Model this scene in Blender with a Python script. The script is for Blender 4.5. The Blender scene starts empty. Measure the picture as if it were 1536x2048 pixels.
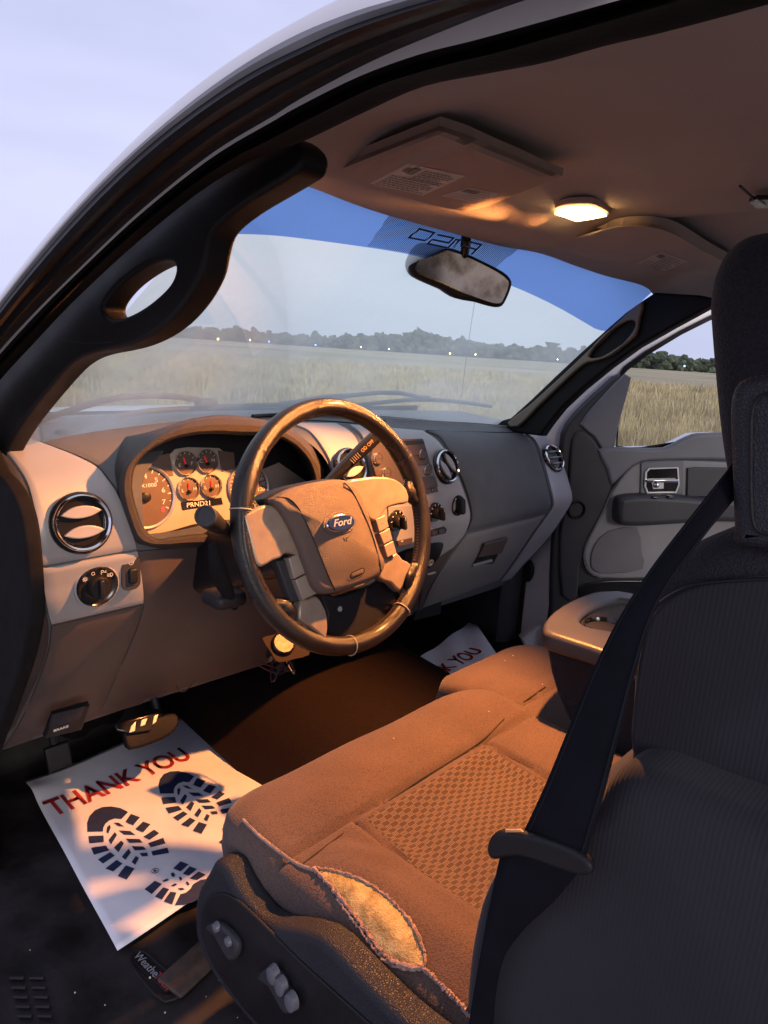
import bpy, bmesh, math, random
import numpy as np
from mathutils import Vector, Matrix
from mathutils.bvhtree import BVHTree
random.seed(4); RNG = np.random.default_rng(4)
SC = bpy.context.scene
COL = SC.collection

# ------------------------------------------------------------------ camera, world, lights
FPX = 1400.0                                   # focal length for the 1536 x 2048 picture
CAM = Vector((-1.116, -0.75, 0.974))
YAW, PIT, ROL = (math.radians(a) for a in (46.84, 13.12, 3.74))
CF = Vector((math.sin(YAW)*math.cos(PIT), math.cos(YAW)*math.cos(PIT), -math.sin(PIT)))
_r = Vector((math.cos(YAW), -math.sin(YAW), 0)); _u = _r.cross(CF)
CR = math.cos(ROL)*_r + math.sin(ROL)*_u
CU = -math.sin(ROL)*_r + math.cos(ROL)*_u
cam = bpy.data.cameras.new('camera'); camo = bpy.data.objects.new('camera', cam); COL.objects.link(camo)
cam.sensor_fit = 'VERTICAL'; cam.sensor_height = 36; cam.sensor_width = 27
cam.lens = FPX/2048*36; cam.clip_start = 0.02; cam.clip_end = 4000
mw = Matrix.Identity(4)
for i in range(3):
    mw[i][0] = CR[i]; mw[i][1] = CU[i]; mw[i][2] = -CF[i]; mw[i][3] = CAM[i]
camo.matrix_world = mw
SC.camera = camo

SUN_EL, SUN_AZ = math.radians(14), math.radians(196)      # low behind the photographer
w = bpy.data.worlds.new('World'); SC.world = w; w.use_nodes = True
nt = w.node_tree; N = nt.nodes; N.clear()
out = N.new('ShaderNodeOutputWorld'); bg = N.new('ShaderNodeBackground')
sky = N.new('ShaderNodeTexSky'); sky.sky_type = 'NISHITA'; sky.sun_disc = False
sky.sun_elevation = SUN_EL; sky.sun_rotation = SUN_AZ; sky.air_density = 1.5; sky.dust_density = 3
skm = N.new('ShaderNodeVectorMath'); skm.operation = 'SCALE'; skm.inputs['Scale'].default_value = 0.05
tc = N.new('ShaderNodeTexCoord'); mp = N.new('ShaderNodeMapping'); mp.inputs['Scale'].default_value = (1, 1, 4.5)
no = N.new('ShaderNodeTexNoise'); no.inputs['Scale'].default_value = 1.6; no.inputs['Detail'].default_value = 5
no.inputs['Distortion'].default_value = 0.4
cr = N.new('ShaderNodeValToRGB')
cr.color_ramp.elements[0].position = 0.33; cr.color_ramp.elements[0].color = (0.42, 0.445, 0.635, 1)
cr.color_ramp.elements[1].position = 0.68; cr.color_ramp.elements[1].color = (0.525, 0.54, 0.77, 1)
mx = N.new('ShaderNodeMix'); mx.data_type = 'RGBA'; mx.inputs[0].default_value = 0.92
L = nt.links.new
L(tc.outputs['Generated'], mp.inputs[0]); L(mp.outputs[0], no.inputs['Vector']); L(no.outputs[0], cr.inputs[0])
L(sky.outputs[0], skm.inputs[0]); L(skm.outputs[0], mx.inputs[6]); L(cr.outputs[0], mx.inputs[7])
L(mx.outputs[2], bg.inputs[0]); bg.inputs[1].default_value = 1.0; L(bg.outputs[0], out.inputs[0])
sun = bpy.data.lights.new('sun', 'SUN'); sun.energy = 1.0; sun.angle = math.radians(20); sun.color = (1, 0.88, 0.8)
suno = bpy.data.objects.new('sun', sun); COL.objects.link(suno)
sd = Vector((math.sin(SUN_AZ)*math.cos(SUN_EL), math.cos(SUN_AZ)*math.cos(SUN_EL), math.sin(SUN_EL)))
suno.rotation_euler = sd.to_track_quat('Z', 'Y').to_euler()
SC.view_settings.view_transform = 'Standard'; SC.view_settings.look = 'None'
SC.view_settings.exposure = 0.58; SC.view_settings.gamma = 1
SC.view_settings.use_curve_mapping = False
SC.cycles.max_bounces = 10; SC.cycles.transparent_max_bounces = 12
SC.cycles.sample_clamp_indirect = 4; SC.cycles.caustics_reflective = False

# ------------------------------------------------------------------ picture point -> point on a plane of the place
def ray(p): return FPX*CF + float(p[0]-768)*CR + float(1024-p[1])*CU
def onp(p, o, n):
    d = ray(p); return CAM + d*((Vector(o)-CAM).dot(Vector(n))/d.dot(Vector(n)))
def PX(p, x): return onp(p, (x, 0, 0), (1, 0, 0))
def PY(p, y): return onp(p, (0, y, 0), (0, 1, 0))
def PZ(p, z): return onp(p, (0, 0, z), (0, 0, 1))
def zc(pts, ox, oy, s): return [(ox+a/s, oy+b/s) for a, b in pts]

# ------------------------------------------------------------------ materials
MATS = {}
def mat(name, col, rough=0.5, metal=0.0, var=0.12, vscale=30, bump=0.0, bscale=400, coat=0.0, kind='noise', emit=None, estr=0, spec=0.5, sheen=0.0, smudge=0.0):
    if name in MATS: return MATS[name]
    m = bpy.data.materials.new(name); m.use_nodes = True; nt = m.node_tree; n = nt.nodes; L = nt.links.new
    b = n['Principled BSDF']; b.inputs['Roughness'].default_value = rough; b.inputs['Metallic'].default_value = metal
    b.inputs['Coat Weight'].default_value = coat; b.inputs['Coat Roughness'].default_value = 0.15
    b.inputs['Specular IOR Level'].default_value = spec
    b.inputs['Sheen Weight'].default_value = sheen
    tc = n.new('ShaderNodeTexCoord')
    no = n.new('ShaderNodeTexNoise'); no.inputs['Scale'].default_value = vscale; no.inputs['Detail'].default_value = 6
    L(tc.outputs['Object'], no.inputs['Vector'])
    mr = n.new('ShaderNodeMapRange'); mr.inputs['From Min'].default_value = 0.3; mr.inputs['From Max'].default_value = 0.7
    mr.inputs['To Min'].default_value = 1-var; mr.inputs['To Max'].default_value = 1+var
    L(no.outputs[0], mr.inputs[0])
    vm = n.new('ShaderNodeVectorMath'); vm.operation = 'SCALE'; vm.inputs[0].default_value = col[:3]
    L(mr.outputs[0], vm.inputs['Scale']); L(vm.outputs[0], b.inputs['Base Color'])
    if smudge:
        n2 = n.new('ShaderNodeTexNoise'); n2.inputs['Scale'].default_value = 9; n2.inputs['Detail'].default_value = 8
        L(tc.outputs['Object'], n2.inputs['Vector'])
        m2 = n.new('ShaderNodeMapRange'); m2.inputs['From Min'].default_value = 0.35; m2.inputs['From Max'].default_value = 0.65
        m2.inputs['To Min'].default_value = max(0.02, rough-smudge); m2.inputs['To Max'].default_value = min(1, rough+smudge)
        L(n2.outputs[0], m2.inputs[0]); L(m2.outputs[0], b.inputs['Roughness'])
    if bump:
        bp = n.new('ShaderNodeBump'); bp.inputs['Strength'].default_value = bump; bp.inputs['Distance'].default_value = 0.002
        if kind == 'leather':
            v = n.new('ShaderNodeTexVoronoi'); v.inputs['Scale'].default_value = bscale; v.feature = 'DISTANCE_TO_EDGE'
            wn = n.new('ShaderNodeTexNoise'); wn.inputs['Scale'].default_value = bscale*.6
            ad = n.new('ShaderNodeVectorMath'); ad.operation = 'MULTIPLY_ADD'
            L(wn.outputs['Color'], ad.inputs[0]); ad.inputs[1].default_value = (0.003,)*3; L(tc.outputs['Object'], ad.inputs[2])
            L(ad.outputs[0], v.inputs['Vector'])
            mm = n.new('ShaderNodeMapRange'); mm.inputs['From Max'].default_value = 0.25; L(v.outputs['Distance'], mm.inputs[0])
            L(mm.outputs[0], bp.inputs['Height'])
        elif kind == 'weave':
            nb = n.new('ShaderNodeTexNoise'); nb.inputs['Scale'].default_value = bscale*2.2; nb.inputs['Detail'].default_value = 2
            L(tc.outputs['Object'], nb.inputs['Vector']); vv = n.new('ShaderNodeTexVoronoi'); vv.inputs['Scale'].default_value = bscale*2.4
            L(tc.outputs['Object'], vv.inputs['Vector'])
            L(vv.outputs['Distance'], bp.inputs['Height'])
            mr3 = n.new('ShaderNodeMapRange'); mr3.inputs['From Min'].default_value = 0.1; mr3.inputs['From Max'].default_value = 0.75
            mr3.inputs['To Min'].default_value = 1.25; mr3.inputs['To Max'].default_value = 0.75; L(vv.outputs['Distance'], mr3.inputs[0])
            mu = n.new('ShaderNodeMath'); mu.operation = 'MULTIPLY'; L(mr3.outputs[0], mu.inputs[0]); L(mr.outputs[0], mu.inputs[1])
            L(mu.outputs[0], vm.inputs['Scale'])
        elif kind == 'rib':
            wv = n.new('ShaderNodeTexWave'); wv.bands_direction = 'Y'; wv.inputs['Scale'].default_value = bscale
            wv.inputs['Distortion'].default_value = 0.15; L(tc.outputs['Object'], wv.inputs['Vector']); L(wv.outputs['Fac'], bp.inputs['Height'])
            mr3 = n.new('ShaderNodeMapRange'); mr3.inputs['To Min'].default_value = 0.95; mr3.inputs['To Max'].default_value = 1.05; L(wv.outputs['Fac'], mr3.inputs[0])
            mu = n.new('ShaderNodeMath'); mu.operation = 'MULTIPLY'; L(mr3.outputs[0], mu.inputs[0]); L(mr.outputs[0], mu.inputs[1])
            L(mu.outputs[0], vm.inputs['Scale'])
        else:
            nb = n.new('ShaderNodeTexNoise'); nb.inputs['Scale'].default_value = bscale; nb.inputs['Detail'].default_value = 3
            L(tc.outputs['Object'], nb.inputs['Vector']); L(nb.outputs[0], bp.inputs['Height'])
        L(bp.outputs[0], b.inputs['Normal'])
    if emit:
        b.inputs['Emission Color'].default_value = (*emit, 1); b.inputs['Emission Strength'].default_value = estr
    MATS[name] = m; return m

SILVER = mat('silver_dash_plastic', (0.29, 0.285, 0.305), 0.40, 0.12, 0.05, 12, 0.12, 900, smudge=0.08)
PADM = mat('dark_dash_vinyl', (0.092, 0.095, 0.110), 0.58, 0, 0.08, 14, 0.55, 420, kind='leather', smudge=0.05)
HOODM = mat('pebbled_hood_vinyl', (0.055, 0.045, 0.045), 0.5, 0, 0.08, 20, 0.8, 330, kind='leather', spec=0.35)
KNEE = mat('brown_grey_knee_panel', (0.080, 0.060, 0.057), 0.55, 0, 0.08, 10, 0.25, 700, spec=0.25)
BLKP = mat('black_plastic', (0.012, 0.011, 0.013), 0.45, 0, 0.2, 18, 0.2, 500, smudge=0.1, spec=0.25)
BLKG = mat('black_gloss_plastic', (0.012, 0.012, 0.014), 0.18, 0, 0.1, 20, smudge=0.06)
DKGR = mat('dark_grey_plastic', (0.030, 0.030, 0.036), 0.5, 0, 0.12, 16, 0.3, 500, spec=0.25, smudge=.06)
RUBB = mat('black_rubber_seal', (0.009, 0.008, 0.010), 0.55, 0, 0.3, 25, 0.25, 150, smudge=0.12, spec=0.16)
TRIMB = mat('black_pillar_trim', (0.009, 0.008, 0.009), 0.5, 0, 0.2, 9, 0.3, 600, smudge=0.08, spec=0.15)
PAINT = mat('white_body_paint', (0.78, 0.77, 0.80), 0.22, 0, 0.03, 8, coat=0.6)
PAINTD = mat('white_jamb_paint', (0.62, 0.60, 0.63), 0.35, 0, 0.06, 9, coat=0.3, smudge=0.1)
CHROM = mat('satin_chrome', (0.78, 0.77, 0.78), 0.14, 1.0, 0.03, 20)
CHROD = mat('worn_silver_trim', (0.5, 0.49, 0.5), 0.35, 0.6, 0.08, 40)
LEATH = mat('worn_rim_leather', (0.009, 0.006, 0.0055), 0.34, 0, 0.35, 35, 0.30, 520, kind='leather', coat=0.10, smudge=0.1)
THRD = mat('pale_stitch_thread', (0.45, 0.38, 0.32), 0.7)
AIRB = mat('grained_airbag_vinyl', (0.125, 0.092, 0.078), 0.5, 0, 0.08, 30, 0.5, 360, kind='leather')
SPOK = mat('satin_spoke_paint', (0.30, 0.235, 0.18), 0.36, 0.3, 0.12, 60, 0.15, 700, smudge=0.08)
BTNM = mat('steel_grey_switch', (0.30, 0.25, 0.21), 0.4, 0.2, 0.05, 60)
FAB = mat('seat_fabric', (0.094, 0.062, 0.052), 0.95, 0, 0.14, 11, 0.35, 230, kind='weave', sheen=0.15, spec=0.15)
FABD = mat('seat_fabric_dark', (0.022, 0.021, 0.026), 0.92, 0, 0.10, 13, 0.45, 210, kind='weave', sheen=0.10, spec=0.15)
FABR = mat('ribbed_seat_fabric', (0.023, 0.022, 0.027), 0.92, 0, 0.16, 9, 0.12, 95, kind='rib', sheen=0.12, spec=0.15)
VINB = mat('black_seat_vinyl', (0.022, 0.022, 0.028), 0.5, 0, 0.1, 15, 0.4, 420, kind='leather', spec=0.25, smudge=.06)
WEBB = mat('belt_webbing', (0.006, 0.006, 0.010), 0.85, 0, 0.2, 40, 0.4, 260, kind='rib', spec=0.12)
HEADL = mat('headliner_cloth', (0.35, 0.305, 0.295), 0.95, 0, 0.05, 6, 0.35, 380, spec=0.1)
VISM = mat('visor_cloth', (0.33, 0.25, 0.21), 0.95, 0, 0.05, 9, 0.35, 420, spec=0.1)
LABM = mat('visor_label_film', (0.46, 0.40, 0.36), 0.6, 0, 0.08, 30)
LABI = mat('label_ink', (0.14, 0.11, 0.10), 0.7)
CARP = mat('dark_carpet', (0.012, 0.010, 0.010), 1.0, 0, 0.35, 90, 1.0, 900, spec=0.03)
CARPB = mat('brown_hump_carpet', (0.018, 0.0115, 0.010), 1.0, 0, 0.15, 180, 0.8, 900, spec=0.03)
RMAT = mat('black_rubber_mat', (0.017, 0.015, 0.016), 0.6, 0, 0.6, 9, 0.5, 60, smudge=0.15, spec=0.25)
PAPER = mat('white_paper', (0.70, 0.70, 0.76), 0.75, 0, 0.07, 14, 0.8, 11)
NAVY = mat('navy_print', (0.012, 0.022, 0.075), 0.7, 0, 0.2, 60)
REDI = mat('red_print', (0.42, 0.025, 0.03), 0.7, 0, 0.1, 60)
FOAM = mat('yellow_foam', (0.36, 0.275, 0.125), 0.95, 0, 0.5, 75, 1.0, 500, spec=0.1)
FRAY = mat('frayed_fibre', (0.30, 0.20, 0.17), 0.95, 0, 0.3, 150, 0.8, 500, spec=0.1)
GLOW_GREEN = mat('green_display', (0.2, 0.5, 0.02), 0.4, emit=(0.32, 1.0, 0.02), estr=0.9)
GLOW_RED = mat('red_tell_tale', (0.5, 0.02, 0.02), 0.4, emit=(1.0, 0.04, 0.04), estr=1.6)
WHITEI = mat('white_print', (0.75, 0.72, 0.68), 0.6)
NEEDL = mat('red_needle', (0.6, 0.03, 0.03), 0.5, emit=(1, .05, .03), estr=0.15)
DIAL = mat('dial_face', (0.12, 0.075, 0.055), 0.45, 0, 0.1, 40)
CLUS = mat('cluster_face_silver', (0.42, 0.36, 0.30), 0.4, 0.2, 0.06, 40)
BLUEB = mat('blue_badge_enamel', (0.012, 0.03, 0.12), 0.25, coat=0.5)
WIPM = mat('weathered_wiper', (0.10, 0.10, 0.11), 0.6, 0, 0.3, 20)
LAMPG = mat('lit_lamp_lens', (0.9, 0.8, 0.6), 0.4, emit=(1.0, 0.58, 0.20), estr=16)
LAMPO = mat('unlit_lamp_lens', (0.55, 0.40, 0.32), 0.3, 0, 0.1, 60)

# ------------------------------------------------------------------ objects
def empty(name, loc, label, cat, group=None, kind=None):
    o = bpy.data.objects.new(name, None); COL.objects.link(o); o.location = loc
    o.empty_display_size = 0.05
    o['label'] = label
    o['category'] = cat
    if group: o['group'] = group
    if kind: o['kind'] = kind
    return o
def wloc(o):
    v = Vector(o.location)
    while o.parent: o = o.parent; v = v + Vector(o.location)
    return v
def link(name, me, m, parent=None, smooth=True, label=None, ori=None):
    """Link mesh given in world coordinates; origin is moved to its centre."""
    if len(me.vertices):
        co = np.empty(len(me.vertices)*3); me.vertices.foreach_get('co', co); co = co.reshape(-1, 3)
        c = (co.min(0)+co.max(0))/2; co -= c; me.vertices.foreach_set('co', co.ravel())
    else: c = np.zeros(3)
    me.name = name
    if m is not None:
        me.materials.clear(); me.materials.append(m)
    if smooth:
        me.polygons.foreach_set('use_smooth', [True]*len(me.polygons))
        try: me.set_sharp_from_angle(angle=math.radians(38))
        except Exception: pass
    me.update()
    o = bpy.data.objects.new(name, me); COL.objects.link(o)
    if parent:
        o.parent = parent; o.location = Vector(c)-wloc(parent)
    else: o.location = Vector(c)
    if label: o['label'] = label
    return o
def top(o, label, cat, group=None, kind=None):
    if label: o['label'] = label
    if cat: o['category'] = cat
    if group: o['group'] = group
    if kind: o['kind'] = kind
    return o
def pyd(name, vs, fs, m, parent=None, smooth=True, label=None):
    me = bpy.data.meshes.new(name); me.from_pydata([tuple(v) for v in vs], [], fs)
    bm = bmesh.new(); bm.from_mesh(me); bmesh.ops.recalc_face_normals(bm, faces=bm.faces); bm.to_mesh(me); bm.free()
    return link(name, me, m, parent, smooth, label)
def frombm(name, bm, m, parent=None, smooth=True, label=None, recalc=True):
    if recalc: bmesh.ops.recalc_face_normals(bm, faces=bm.faces)
    me = bpy.data.meshes.new(name); bm.to_mesh(me); bm.free()
    return link(name, me, m, parent, smooth, label)
def mod(o, kind, **k):
    md = o.modifiers.new(kind.lower(), kind)
    for a, b in k.items(): setattr(md, a, b)
    return md
def bake(o):
    dg = bpy.context.evaluated_depsgraph_get(); me = bpy.data.meshes.new_from_object(o.evaluated_get(dg)); o.modifiers.clear(); o.data = me; return o

def resample(pts, n, smooth=True):
    P = [np.array(p, float) for p in pts]
    if smooth and len(P) > 2:
        Q = [2*P[0]-P[1]]+P+[2*P[-1]-P[-2]]; D = []
        for i in range(1, len(Q)-2):
            for t in np.linspace(0, 1, 8, endpoint=False):
                a, b, c, d = Q[i-1:i+3]
                D.append(0.5*((2*b)+(-a+c)*t+(2*a-5*b+4*c-d)*t*t+(-a+3*b-3*c+d)*t**3))
        D.append(P[-1]); P = D
    P = np.array(P); s = np.r_[0, np.cumsum(np.linalg.norm(np.diff(P, axis=0), axis=1))]
    t = np.linspace(0, s[-1], n)
    return [tuple(np.interp(x, s, P[:, k]) for k in range(P.shape[1])) for x in t]
def closed_smooth(pts, per=4):
    P = [np.array(p, float) for p in pts]; n = len(P); D = []
    for i in range(n):
        a, b, c, d = P[i-1], P[i], P[(i+1) % n], P[(i+2) % n]
        for t in np.linspace(0, 1, per, endpoint=False):
            D.append(tuple(0.5*((2*b)+(-a+c)*t+(2*a-5*b+4*c-d)*t*t+(-a+3*b-3*c+d)*t**3)))
    return D
def loft(name, curves, m, parent=None, thick=0, smooth=True, label=None, closed=False):
    n = len(curves[0]); vs = [v for c in curves for v in c]; fs = []
    for i in range(len(curves)-1):
        for j in range(n if closed else n-1):
            k = (j+1) % n
            fs.append((i*n+j, i*n+k, (i+1)*n+k, (i+1)*n+j))
    o = pyd(name, vs, fs, m, parent, smooth, label)
    if thick:
        mod(o, 'SOLIDIFY', thickness=thick, offset=0); bake(o)
    return o
def tube_bm(bm, path, rad, seg=10, cap=True):
    P = [Vector(p) for p in path]; R = [float(r_) for r_ in rad] if hasattr(rad, '__len__') else [float(rad)]*len(P)
    up = None; rings = []
    for i, p in enumerate(P):
        t = (P[min(i+1, len(P)-1)]-P[max(i-1, 0)]).normalized()
        if up is None: up = Vector((0, 0, 1)) if abs(t.z) < 0.9 else Vector((1, 0, 0))
        a = t.cross(up).normalized(); up = a.cross(t).normalized()
        rings.append([bm.verts.new(p+R[i]*(math.cos(2*math.pi*k/seg)*a+math.sin(2*math.pi*k/seg)*up)) for k in range(seg)])
    for i in range(len(P)-1):
        for k in range(seg):
            bm.faces.new((rings[i][k], rings[i][(k+1) % seg], rings[i+1][(k+1) % seg], rings[i+1][k]))
    if cap:
        bm.faces.new(rings[0][::-1]); bm.faces.new(rings[-1])
def tube(name, path, rad, m, parent=None, seg=10, n=0, label=None):
    if n:
        if hasattr(rad, '__len__'):
            path = [tuple(p)+(r_,) for p, r_ in zip(path, rad)]; path = resample(path, n); rad = [max(1e-4, p[3]) for p in path]; path = [p[:3] for p in path]
        else: path = resample(path, n)
    bm = bmesh.new(); tube_bm(bm, path, rad, seg)
    return frombm(name, bm, m, parent, True, label)
class Fr:                                     # local frame: origin, u right, v up, w towards the viewer
    def __init__(s, o, n, up=(0, 0, 1)):
        s.o = Vector(o); s.w = Vector(n).normalized(); s.u = Vector(up).cross(s.w).normalized(); s.v = s.w.cross(s.u)
    def P(s, u, v, w=0): return s.o+s.u*u+s.v*v+s.w*w
    def px(s, p, w=0): return onp(p, s.o+s.w*w, s.w)
    def uv(s, p, w=0):
        q = s.px(p, w)-s.o; return (q.dot(s.u), q.dot(s.v))
    def M(s, u=0, v=0, w=0):
        m = Matrix.Identity(4); o = s.P(u, v, w)
        for i in range(3): m[i][0] = s.u[i]; m[i][1] = s.v[i]; m[i][2] = s.w[i]; m[i][3] = o[i]
        return m
def slab(name, loops, fr, w0, w1, bev, m, parent=None, label=None, res=3):
    """Filled outline(s) in frame uv, extruded from w0 to w1 with rounded rims; further loops are holes."""
    cu = bpy.data.curves.new(name, 'CURVE'); cu.dimensions = '2D'; cu.fill_mode = 'BOTH'
    for lp in loops:
        sp = cu.splines.new('POLY'); sp.points.add(len(lp)-1)
        for i, (a, b) in enumerate(lp): sp.points[i].co = (a, b, 0, 1)
        sp.use_cyclic_u = True
    h = abs(w1-w0)/2; bev = min(bev, h)
    cu.extrude = max(h-bev, 0); cu.bevel_depth = bev; cu.bevel_resolution = res; cu.offset = -bev
    o = bpy.data.objects.new(name, cu); COL.objects.link(o)
    dg = bpy.context.evaluated_depsgraph_get(); me = bpy.data.meshes.new_from_object(o.evaluated_get(dg))
    bpy.data.objects.remove(o); bpy.data.curves.remove(cu)
    me.transform(fr.M(0, 0, (w0+w1)/2))
    return link(name, me, m, parent, True, label)
def rrect(cu, cv, hw, hh, r, k=4, rot=0):
    P = []
    for sx, sy, a0 in ((1, 1, 0), (-1, 1, 90), (-1, -1, 180), (1, -1, 270)):
        for i in range(k+1):
            a = math.radians(a0+90*i/k); P.append((sx*(hw-r)+r*math.cos(a), sy*(hh-r)+r*math.sin(a)))
    c, s = math.cos(rot), math.sin(rot)
    return [(cu+x*c-y*s, cv+x*s+y*c) for x, y in P]
def ell(cu, cv, a, b, n=32, rot=0):
    c, s = math.cos(rot), math.sin(rot)
    return [(cu+a*math.cos(t)*c-b*math.sin(t)*s, cv+a*math.cos(t)*s+b*math.sin(t)*c) for t in [2*math.pi*i/n for i in range(n)]]
def lathe(name, prof, fr, m, parent=None, seg=36, su=1.0, sv=1.0, label=None, u=0, v=0):
    """Profile of (radius, height along w)."""
    vs, fs = [], []
    for r, h in prof:
        for k in range(seg):
            a = 2*math.pi*k/seg; vs.append(fr.P(u+r*su*math.cos(a), v+r*sv*math.sin(a), h))
    for i in range(len(prof)-1):
        for k in range(seg):
            fs.append((i*seg+k, i*seg+(k+1) % seg, (i+1)*seg+(k+1) % seg, (i+1)*seg+k))
    me = bpy.data.meshes.new(name); me.from_pydata([tuple(q) for q in vs], [], fs)
    bm = bmesh.new(); bm.from_mesh(me); bmesh.ops.remove_doubles(bm, verts=bm.verts, dist=1e-6)
    bmesh.ops.recalc_face_normals(bm, faces=bm.faces); bm.to_mesh(me); bm.free()
    return link(name, me, m, parent, True, label)
def text(name, s, fr, u, v, w, size, m, parent=None, shear=0.0, align='CENTER', depth=0.0002, rot=0, sx=1.0, bold=0.0):
    cu = bpy.data.curves.new(name, 'FONT'); cu.body = s; cu.size = size; cu.align_x = align; cu.align_y = 'CENTER'
    cu.extrude = depth; cu.shear = shear; cu.offset = bold
    o = bpy.data.objects.new(name, cu); COL.objects.link(o)
    dg = bpy.context.evaluated_depsgraph_get(); me = bpy.data.meshes.new_from_object(o.evaluated_get(dg))
    bpy.data.objects.remove(o); bpy.data.curves.remove(cu)
    me.transform(fr.M(u, v, w) @ Matrix.Rotation(rot, 4, 'Z') @ Matrix.Diagonal((sx, 1, 1, 1)))
    return link(name, me, m, parent, False)
def polys(name, plist, fr, w, m, parent=None, th=0.0004):
    vs, fs = [], []
    for p in plist:
        n = len(p); b = len(vs)
        vs += [fr.P(a, c, w) for a, c in p]+[fr.P(a, c, w-th) for a, c in p]
        fs.append(tuple(range(b, b+n))); fs.append(tuple(range(b+2*n-1, b+n-1, -1)))
        for i in range(n): fs.append((b+i, b+(i+1) % n, b+n+(i+1) % n, b+n+i))
    return pyd(name, vs, fs, m, parent, False)
def strokes(name, lines, fr, w, width, m, parent=None, th=0.0004):
    P = []
    for ln in lines:
        for (a, b), (c, d) in zip(ln[:-1], ln[1:]):
            dx, dy = c-a, d-b; l = math.hypot(dx, dy) or 1; nx, ny = -dy/l*width/2, dx/l*width/2; ex, ey = dx/l*width/2, dy/l*width/2
            P.append([(a-ex+nx, b-ey+ny), (a-ex-nx, b-ey-ny), (c+ex-nx, d+ey-ny), (c+ex+nx, d+ey+ny)])
    return polys(name, P, fr, w, m, parent, th)
def box(name, c, s, m, parent=None, rot=None, bev=0.004, label=None, seg=3):
    bm = bmesh.new(); bmesh.ops.create_cube(bm, size=1); bmesh.ops.scale(bm, vec=s, verts=bm.verts)
    if bev: bmesh.ops.bevel(bm, geom=bm.edges[:], offset=bev, segments=seg, affect='EDGES', profile=0.5)
    if rot is not None: bmesh.ops.rotate(bm, verts=bm.verts, matrix=rot)
    bmesh.ops.translate(bm, verts=bm.verts, vec=c)
    return frombm(name, bm, m, parent, True, label)
def gridmesh(name, G, m, parent=None, skirt=0, nrm=None, label=None):
    """G: rows x cols of points (closed sheet); skirt drops the border along -nrm."""
    R, Cc = len(G), len(G[0]); vs = [p for row in G for p in row]; fs = []
    for i in range(R-1):
        for j in range(Cc-1): fs.append((i*Cc+j, i*Cc+j+1, (i+1)*Cc+j+1, (i+1)*Cc+j))
    if skirt:
        loop = [(0, j) for j in range(Cc)]+[(i, Cc-1) for i in range(1, R)]+[(R-1, j) for j in range(Cc-2, -1, -1)]+[(i, 0) for i in range(R-2, 0, -1)]
        b = len(vs); vs += [G[i][j]-nrm[i][j]*skirt for i, j in loop]
        for k, (i, j) in enumerate(loop):
            k2 = (k+1) % len(loop); i2, j2 = loop[k2]
            fs.append((i*Cc+j, i2*Cc+j2, b+k2, b+k))
    return pyd(name, vs, fs, m, parent, True, label)
# ------------------------------------------------------------------ outside: field, road, woods
GZ = -0.60
def ground_mat():
    m = bpy.data.materials.new('dry_field'); m.use_nodes = True; nt = m.node_tree; n = nt.nodes; L = nt.links.new
    b = n['Principled BSDF']; b.inputs['Roughness'].default_value = 1; b.inputs['Specular IOR Level'].default_value = 0.05
    tc = n.new('ShaderNodeTexCoord')
    def noise(s, sc, d=6):
        mp = n.new('ShaderNodeMapping'); mp.inputs['Scale'].default_value = sc; L(tc.outputs['Object'], mp.inputs[0])
        o = n.new('ShaderNodeTexNoise'); o.inputs['Scale'].default_value = s; o.inputs['Detail'].default_value = d; L(mp.outputs[0], o.inputs['Vector']); return o.outputs[0]
    a = noise(0.03, (1, 1, 1)); c = noise(1.8, (1, 1, 1), 8)
    ad = n.new('ShaderNodeMath'); ad.operation = 'MULTIPLY_ADD'; L(c, ad.inputs[0]); ad.inputs[1].default_value = 0.6; L(a, ad.inputs[2])
    r = n.new('ShaderNodeValToRGB'); e = r.color_ramp.elements
    e[0].position = 0.62; e[0].color = (0.30, 0.265, 0.165, 1); e[1].position = 0.95; e[1].color = (0.56, 0.47, 0.31, 1)
    k = e.new(0.78); k.color = (0.44, 0.375, 0.24, 1)
    L(ad.outputs[0], r.inputs[0]); L(r.outputs[0], b.inputs['Base Color'])
    bp = n.new('ShaderNodeBump'); bp.inputs['Strength'].default_value = 0.6; bp.inputs['Distance'].default_value = 0.2; L(c, bp.inputs['Height']); L(bp.outputs[0], b.inputs['Normal'])
    return m
bm = bmesh.new(); bmesh.ops.create_grid(bm, x_segments=60, y_segments=60, size=2200)
for v in bm.verts: v.co.z = 0
o = frombm('ground', bm, ground_mat(), None, False); o.location = (0, 0, GZ); o['kind'] = 'structure'
GRAV = mat('pale_gravel', (0.42, 0.38, 0.33), 0.95, 0, 0.15, 6, 0.8, 40)
edge = [PZ(p, GZ+0.004) for p in ((-120, 798), (60, 806), (160, 814), (250, 826), (330, 840))]
vs = [Vector((e.x, e.y, GZ+0.004)) for e in edge]
vs = [Vector((-9, 30, GZ+0.004))]+vs+[Vector((5, 5, GZ+.004)), Vector((5, -12, GZ+.004)), Vector((-14, -14, GZ+.004)), Vector((-14, 30, GZ+.004))]
o = pyd('gravel_pad', vs, [tuple(range(len(vs)))], GRAV, None, False); o['kind'] = 'structure'
GRASSM = mat('dry_grass_blades', (0.55, 0.46, 0.27), 1.0, 0, 0.35, 0.8, spec=0.05)
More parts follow.
